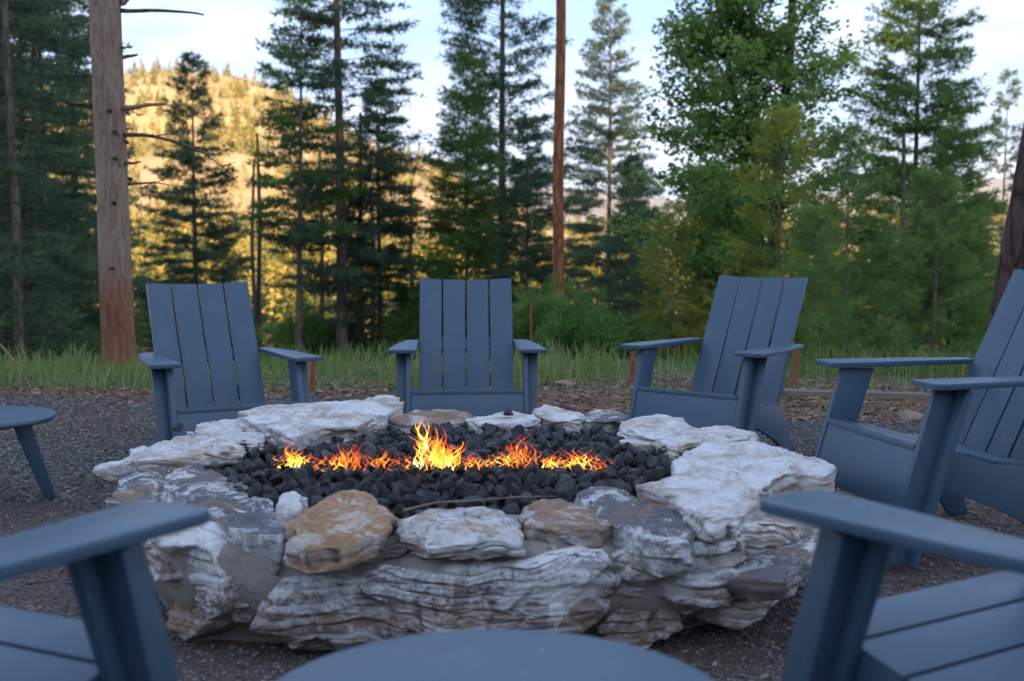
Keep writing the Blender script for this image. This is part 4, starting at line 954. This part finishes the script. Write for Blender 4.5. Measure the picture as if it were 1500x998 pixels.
tree('tall_pine', C['tallA'], 500, 24, 'tall pine with drooping blue green boughs just right of the left far chair', rot=.3)
tree('tall_pine', C['tallB'], 736, 26, 'tall open pine rising behind the middle chair, top out of frame', rot=1.1)
x, y, z = plant_at(817, 17)
P = np.stack([np.linspace(0, .06, 20) + .012 * np.sin(np.arange(20) * 1.1), .01 * np.cos(np.arange(20) * .9), np.linspace(-.2, 13, 20)], -1)
t = empty('cedar_pole_trunk', (x, y, z), 0, label='slim straight reddish bare trunk between the middle chair and the slender fir', cat='tree')
v, f = tubes([P], [np.linspace(.088, .04, 20)], 16); link('trunk', npmesh('trunk', v, f, M['bark_red'], True), t)
rgn = np.random.default_rng(9); pa, ra = [], []
for k in range(46):
    zz_ = 2.2 + 7 * rgn.random(); a = rgn.random() * 6.28; d = np.array((math.cos(a), math.sin(a), .2)); b = np.array((.06 * zz_ / 13, 0, zz_)); pa.append([b + d * .05, b + d * (.12 + .12 * rgn.random())]); ra.append([.007, .003])
v, f = tubes(pa, ra, 4); link('dead_twigs', npmesh('dead_twigs', v, f, M['bark_grey'], True), t, kind='stuff')
tree('slender_fir', C['fir'], 891, 34, 'slender fir with layered upswept boughs, right of the reddish bare trunk', rot=.5, sc_=1.0, sink=.2)
tree('leafy_oak', C['oak'], 1122, 22, 'big bright green leafy tree right of the slender fir, filling the sky', rot=.7)
tree('green_conifer', C['green'], 1336, 25, 'loose bright green conifer between the leafy tree and the right edge', rot=2)
tree('slim_pine', C['thin'], 1466, 38, 'slim bluish pine with its tip in the sky near the right edge', rot=1, sc_=.96)
tree('slim_pine', C['thin'], 1418, 42, 'shorter bluish pine just left of the slim one near the right edge', rot=3, sc_=.74)
tree('small_conifer', C['green'], 1392, 21, 'low green conifer in front of the slim pines, below the loose conifer', rot=4, sc_=.52, zs=.85)
tree('slim_pine', C['sparse'], 436, 23, 'thin pine with a bare crooked stem left of the tall drooping pine', rot=1, lean=(0, .03))
tree('dark_conifer', C['dense'], 287, 30, 'pointed conifer standing before the sunlit hill, right of the bare trunk', rot=.2, sc_=.92)
tree('dark_conifer', C['wide'], -18, 15, 'dark dense conifer at the left edge, nearest of the shaded ones', rot=.9, sc_=1.05)
tree('dark_conifer', C['wide'], 70, 21, 'dark conifer just left of the bare trunk', rot=2.9, sc_=.95)
tree('dark_conifer', C['wide'], 14, 24, 'dark conifer between the nearest and the one left of the bare trunk', rot=4.1, sc_=1.15)
tree('dark_conifer', C['wide'], 42, 18, 'dark conifer with its stem a little in from the left edge', rot=5.2, sc_=.9)
tree('dark_conifer', C['wide'], 112, 27, 'dark conifer farthest back in the left group, touching the bare trunk', rot=3.4, sc_=1.0)
tree('low_conifer', C['dense'], 556, 25, 'low dark conifer crowding the right side of the tall drooping pine', rot=3, sc_=.70)
tree('low_conifer', C['green'], 684, 24, 'small green conifer just left of the pine behind the middle chair', rot=5, sc_=.62)
tree('low_conifer', C['dense'], 772, 23, 'small bluish conifer between the middle pine and the reddish trunk', rot=.3, sc_=.56)
tree('low_conifer', C['dense'], 925, 30, 'small dark conifer at the foot of the slender fir', rot=.8, sc_=.62)
tree('young_pine', C['young'], 1240, 15.5, 'bushy young pine just right of the half turned chair', rot=.4, sc_=.88)
tree('young_pine', C['young'], 1195, 14, 'small olive young pine peeking out behind the half turned chair', rot=2.4, sc_=.52)
tree('sun_tinted_sapling', C['sap'], 1140, 16.5, 'sapling tinted sunlit yellow green above the back of the half turned chair', rot=1.4, sc_=.95)
tree('sun_tinted_sapling', C['sap'], 1192, 17, 'smaller sapling tinted sunlit yellow green just right of the half turned chair back', rot=3.4, sc_=.66)
tree('sun_tinted_sapling', C['sap'], 985, 19, 'sapling tinted pale sunlit yellow green between the slender fir and the half turned chair', rot=5.4, sc_=.7)
tree('understory_tree', C['under'], 1040, 20, 'olive green understory tree left of the half turned chair', rot=0, sc_=.95)
tree('young_pine', C['young'], 1370, 19, 'young pine at the foot of the loose green conifer', rot=1.4, sc_=.9)
SH = [shrub(41, 1.0, .62, M['bush'], 14000, .05), shrub(42, 1.0, .62, M['needle_green'], 12000, .09, True)]
def bush(k, px, D, s, label, zs=1): return tree('shrub', SH[k], px, D, label, 'shrub', rot=px, sc_=s, zs=zs, parts=('stems', 'foliage'))
bush(0, 852, 12.2, .70, 'bright green shrub right of the middle chair', 1.15)
bush(1, 792, 13, .78, 'dull green shrub at the foot of the reddish bare trunk', 1.1)
bush(1, 1120, 13.0, .9, 'low shrub hidden behind the half turned chair')

# the wood beyond, tree by tree
rg = random.Random(77)
for k in range(34):
    px = rg.uniform(-60, 1560); D = rg.uniform(34, 95)
    if 200 < px < 1000 and k % 3: D = rg.uniform(60, 110)
    if 560 < px < 640 and D < 60: continue
    if 360 < px < 470: D = max(D, 70)
    key = rg.choice(['mid', 'mid', 'mid2', 'midg']); s = rg.uniform(.55, .95)
    x, y, z = plant_at(px, D)
    topy = 348 - (z + 10.5 * s - 1.1) / D * 1750
    lim = np.interp(px, [0, 150, 200, 400, 620, 760, 1000, 1020, 1500], [150, 230, 400, 400, 410, 410, 410, 300, 300])
    if topy < lim: s = max(.2, ((348 - lim) / 1750 * D + 1.1 - z) / 10.5)
    t = tree('pine_tree', C[key], px, D, 'shaded pine standing in the wood on the slope beyond the clearing', rot=rg.uniform(0, 6), sc_=s, group='shaded pines on the slope beyond the clearing')
for k in range(30):
    px = 195 + 27 * k + rg.uniform(-12, 12); D = rg.uniform(42, 80); x, y, z = plant_at(px, D); top = rg.uniform(405, 470); s = max(.15, ((348 - top) / 1750 * D + 1.1 - z) / 8.2)
    tree('low_pine', C[rg.choice(['midg', 'mid'])], px, D, 'low shaded pine in the dip before the sunlit hill', rot=rg.uniform(0, 6), sc_=min(s, .7), group='low shaded pines in the dip before the hill')
for k in range(14):
    px = rg.uniform(-30, 1540); D = rg.uniform(22, 34); bush(k % 2, px, D, rg.uniform(.9, 1.4), 'undergrowth shrub in the shade beneath the pines')['group'] = 'undergrowth shrubs beneath the pines'
# thin stems of the shaded wood
sv, sf = tubes([[(0, 0, -.2), (.03, .02, 3), (-.02, .05, 6), (.05, 0, 10)]], [[.075, .06, .05, .03]], 8); stem_me = npmesh('trunk', sv, sf, M['bark_grey'], True)
for px, D in [(25, 14), (70, 17), (5, 19), (380, 30), (372, 33), (530, 27), (545, 29), (1085, 24), (1318, 21), (605, 33), (470, 31), (110, 22)]:
    x, y, z = plant_at(px, D); s = rg.uniform(.8, 1.1)
    link('slender_tree', stem_me, None, (x, y, z), (0, rg.uniform(-.02, .02), px), (s, s, rg.uniform(.4, .62)), label='thin bare stem standing in the shaded wood', cat='tree', group='thin bare stems in the wood')

# sunlit forest on the far hillside and an unseen wood added behind the camera to cast shade
def lowtree(rgn):
    H = 1.0; n = 84; t = rgn.random(n) ** .8; r_ = .20 * (1 - t) * (.3 + .7 * rgn.random(n)); a = rgn.random(n) * 6.28
    c = np.stack([r_ * np.cos(a), r_ * np.sin(a), .08 + .90 * t], -1); d = np.stack([np.cos(a), np.sin(a), -.25 + .3 * rgn.standard_normal(n)], -1)
    w = np.cross(d, rgn.standard_normal((n, 3))); w /= np.linalg.norm(w, axis=1, keepdims=True); l = (.06 + .10 * (1 - t))[:, None]
    V = np.stack([c - w * l * .45, c + w * l * .45, c + d * l * 1.2], 1).reshape(-1, 3)
    tr = np.array([(-.012, 0, 0), (.012, 0, 0), (0, 0, .9), (0, -.012, 0), (0, .012, 0), (0, 0, .9)]); V = np.vstack([V, tr]); return V, np.repeat(.2 + .6 * rgn.random(n + 2), 3)
rgn = np.random.default_rng(55); LT = [lowtree(rgn) for _ in range(6)]
def forest(name, x, y, h, seed, label):
    rgn = np.random.default_rng(seed); z = ter(x, y); Vs, ts = [], []
    for q in range(len(x)):
        V, t_ = LT[q % 6]; a = rgn.random() * 6.28; c, s = math.cos(a), math.sin(a); wdt = h[q] * rgn.uniform(.7, 1.25)
        W = np.stack([(V[:, 0] * c - V[:, 1] * s) * wdt + x[q], (V[:, 0] * s + V[:, 1] * c) * wdt + y[q], V[:, 2] * h[q] + z[q]], -1); Vs.append(W); ts.append(t_ + rgn.normal() * .18)
    V = np.vstack(Vs); return link(name, npmesh(name, V, np.arange(len(V)).reshape(-1, 3), M['hill_tree'], False, np.concatenate(ts)), None, kind='stuff', label=label, cat='forest')
n = 12000; y = 170 * (1000 / 170) ** (rgn.random(n) ** .8); az = rgn.uniform(-.52, .5, n); x = az * y
den = fnoise(x, y, .012, 4, 31); keep = (den + .9 * rgn.random(n) > np.where((y > 450) & (az < -.1), .22, .28)) & (y < 900)
x, y = x[keep], y[keep]; hgt = 3 + 9 * rgn.random(len(x)) ** 1.5; hgt[y < 300] += 3
forest('hillside_forest', x, y, hgt, 1, 'sunlit golden pine forest on the far hillside')
n = 900; y = -rgn.uniform(85, 165, n); x = rgn.uniform(-170, 230, n); forest('shade_caster_forest', x, y, 8 + 6 * rgn.random(n), 2, 'unseen pine wood added behind the seating area to cast shade')

# ------------------------------------------------------------------ small things
n = N('weathered_timber'); v = objco(n); n.fin(n.ramp(n.noise(n.vmap(v, (2, 30, 30)), 2, 6), [(.3, (.11, .08, .065)), (.7, (.25, .20, .165))]), .9, n.bump(n.noise(n.vmap(v, (2, 40, 40)), 2, 6), .6, .01), .2); M['timber'] = n.m
n = N('red_brown_stake'); v = objco(n); n.fin(n.ramp(n.noise(v, 14, 5), [(.3, (.22, .06, .035)), (.7, (.32, .10, .055))]), .85, None, .2); M['stake'] = n.m
def timber(pa, pb, label):
    a = atz(*pa, .0)[:2]; b = atz(*pb, .0)[:2]; d = b - a; L_ = np.linalg.norm(d); m = MB(); pts = []
    m.prism([(0, -.05), (L_, -.05), (L_, .045), (0, .05)], (0, -.06, 0), (1, 0, 0), (0, 0, 1), (0, 1, 0), .12)
    link('edging_timber', m.mesh('edging_timber', M['timber'], .008), None, (a[0], a[1], terz(*a)), (0, 0, math.atan2(d[1], d[0])), label=label, cat='timber edging')
timber((1130, 580), (1262, 584), 'weathered edging timber behind the half turned chair')
timber((1264, 584), (1440, 590), 'weathered edging timber seen beneath the side-on chair arm')
for px, py, h, s, lab in [(925, 562, .24, .015, 'short red stake left of the half turned chair'), (1163, 566, .30, .014, 'short red stake right of the half turned chair'), (457, 574, .24, .016, 'short red stake beside the arm of the left far chair')]:
    p = atz(px, py, 0); m = MB(); m.prism([(-s, -s), (s, -s * .8), (s * .9, s), (-s, s)], (0, 0, -.05), (1, 0, 0), (0, 1, 0), (0.02, 0, 1), h + .05); link('wooden_stake', m.mesh('wooden_stake', M['stake'], .003), None, (p[0], p[1], terz(p[0], p[1])), (0, .03, .3), label=lab, cat='stake')
x, y, z = plant_at(778, 11.5); m = MB(); m.prism([(-.009, -.009), (.009, -.009), (.009, .009), (-.009, .009)], (0, 0, -.05), (1, 0, 0), (0, 1, 0), (0, 0, 1), .62); link('wooden_stake', m.mesh('wooden_stake', M['stake'], .003), None, (x, y, z), (0, 0, .2), label='taller orange stake standing in the dull green shrub', cat='stake')
def loose(px, py, s, mat, lab, sq=.6, seed=3):
    V, F = rock_unit(seed, 3); V = V * (1 + .05 * np.sin(V[:, :1] * 9)); p = atz(px, py, 0); link('loose_rock', npmesh('loose_rock', V, F, M[mat], True), None, (p[0], p[1], terz(p[0], p[1]) + s * sq * .4), (0, 0, seed), (s, s * .8, s * sq), label=lab, cat='rock')
loose(1332, 616, .085, 'orange', 'pale orange rock on the mulch under the arm of the side-on chair')
loose(825, 566, .11, 'orange', 'tan rock half sunk in the mulch right of the middle chair', .35, 5)
loose(1047, 975, .011, 'white', 'tiny white pebble on the gravel right of the foreground table', .8, 7)
loose(235, 866, .03, 'white', 'small white rock on the gravel at the left foot of the pit', .6, 9)
loose(1168, 905, .022, 'brown', 'small brown rock beside the right foot of the pit', .6, 11)
def twig(pts, r0, lab, seed=1):
    v, f = tubes([pts], [np.linspace(r0, r0 * .4, len(pts))], 6); c = v.mean(0); link('dry_twig', npmesh('dry_twig', v - c, f, M['timber'], True), None, tuple(c), label=lab, cat='twig')
twig([atz(590, 748, .372), atz(640, 736, .382), atz(700, 733, .384), atz(760, 728, .38), atz(815, 727, .372)], .004, 'thin dry twig lying along the white and brown front rim stones')
twig([atz(392, 632, .385), atz(405, 645, .365), atz(420, 657, .355)], .004, 'short dry twig poking from the left rim into the lava rocks')
twig([atz(300, 665, .37), atz(318, 670, .365), atz(342, 675, .355)], .005, 'short dry twig across the end of the long pointed slab')
for k, (pts, lab) in enumerate([([(0, 505, 8.9), (30, 540, 8.8), (62, 600, 8.5)], 'dry branch arching down at the left edge of the grass'), ([(0, 588, 8.6), (40, 600, 8.4), (85, 606, 8.3)], 'dry branch lying low at the left edge')]):
    P = [aty(a, b, d) for a, b, d in pts]; twig(P, .010, lab)
x, y, z = plant_at(1322, 21)
t = empty('dead_branches', (x, y, z), 0, label='tangle of bare grey branches at the foot of the loose green conifer', cat='branches'); rgn = np.random.default_rng(8)
for k in range(16):
    a = rgn.normal() * .9 - (.3 if k % 2 else 2.8); L_ = .8 + 1.2 * rgn.random(); b = np.array((0, 0, .6 + 1.6 * rgn.random())); e = b + np.array((math.cos(a) * L_, -abs(math.sin(a)) * .5 * L_, -.5 * L_ * rgn.random()))
    deadbranch(t, [b, (b + e) / 2 + np.array((0, 0, .12)), e], .013, 'bark_grey', 'branch', 4, k)

# ------------------------------------------------------------------ haze
HAZE = True
if HAZE:
    m = bpy.data.materials.new('haze_air'); m.use_nodes = True; t_ = m.node_tree; t_.nodes.clear(); o_ = t_.nodes.new('ShaderNodeOutputMaterial'); pv = t_.nodes.new('ShaderNodeVolumePrincipled')
    pv.inputs['Density'].default_value = 7e-5; pv.inputs['Color'].default_value = (.86, .92, 1, 1); pv.inputs['Anisotropy'].default_value = 0.2
    t_.links.new(pv.outputs[0], o_.inputs['Volume'])
    mb = MB(); mb.box((-12500, -12500, -320), (12500, 12500, 620)); link('haze', mb.mesh('haze', m), None, kind='stuff', label='thin evening haze over the valley', cat='haze')
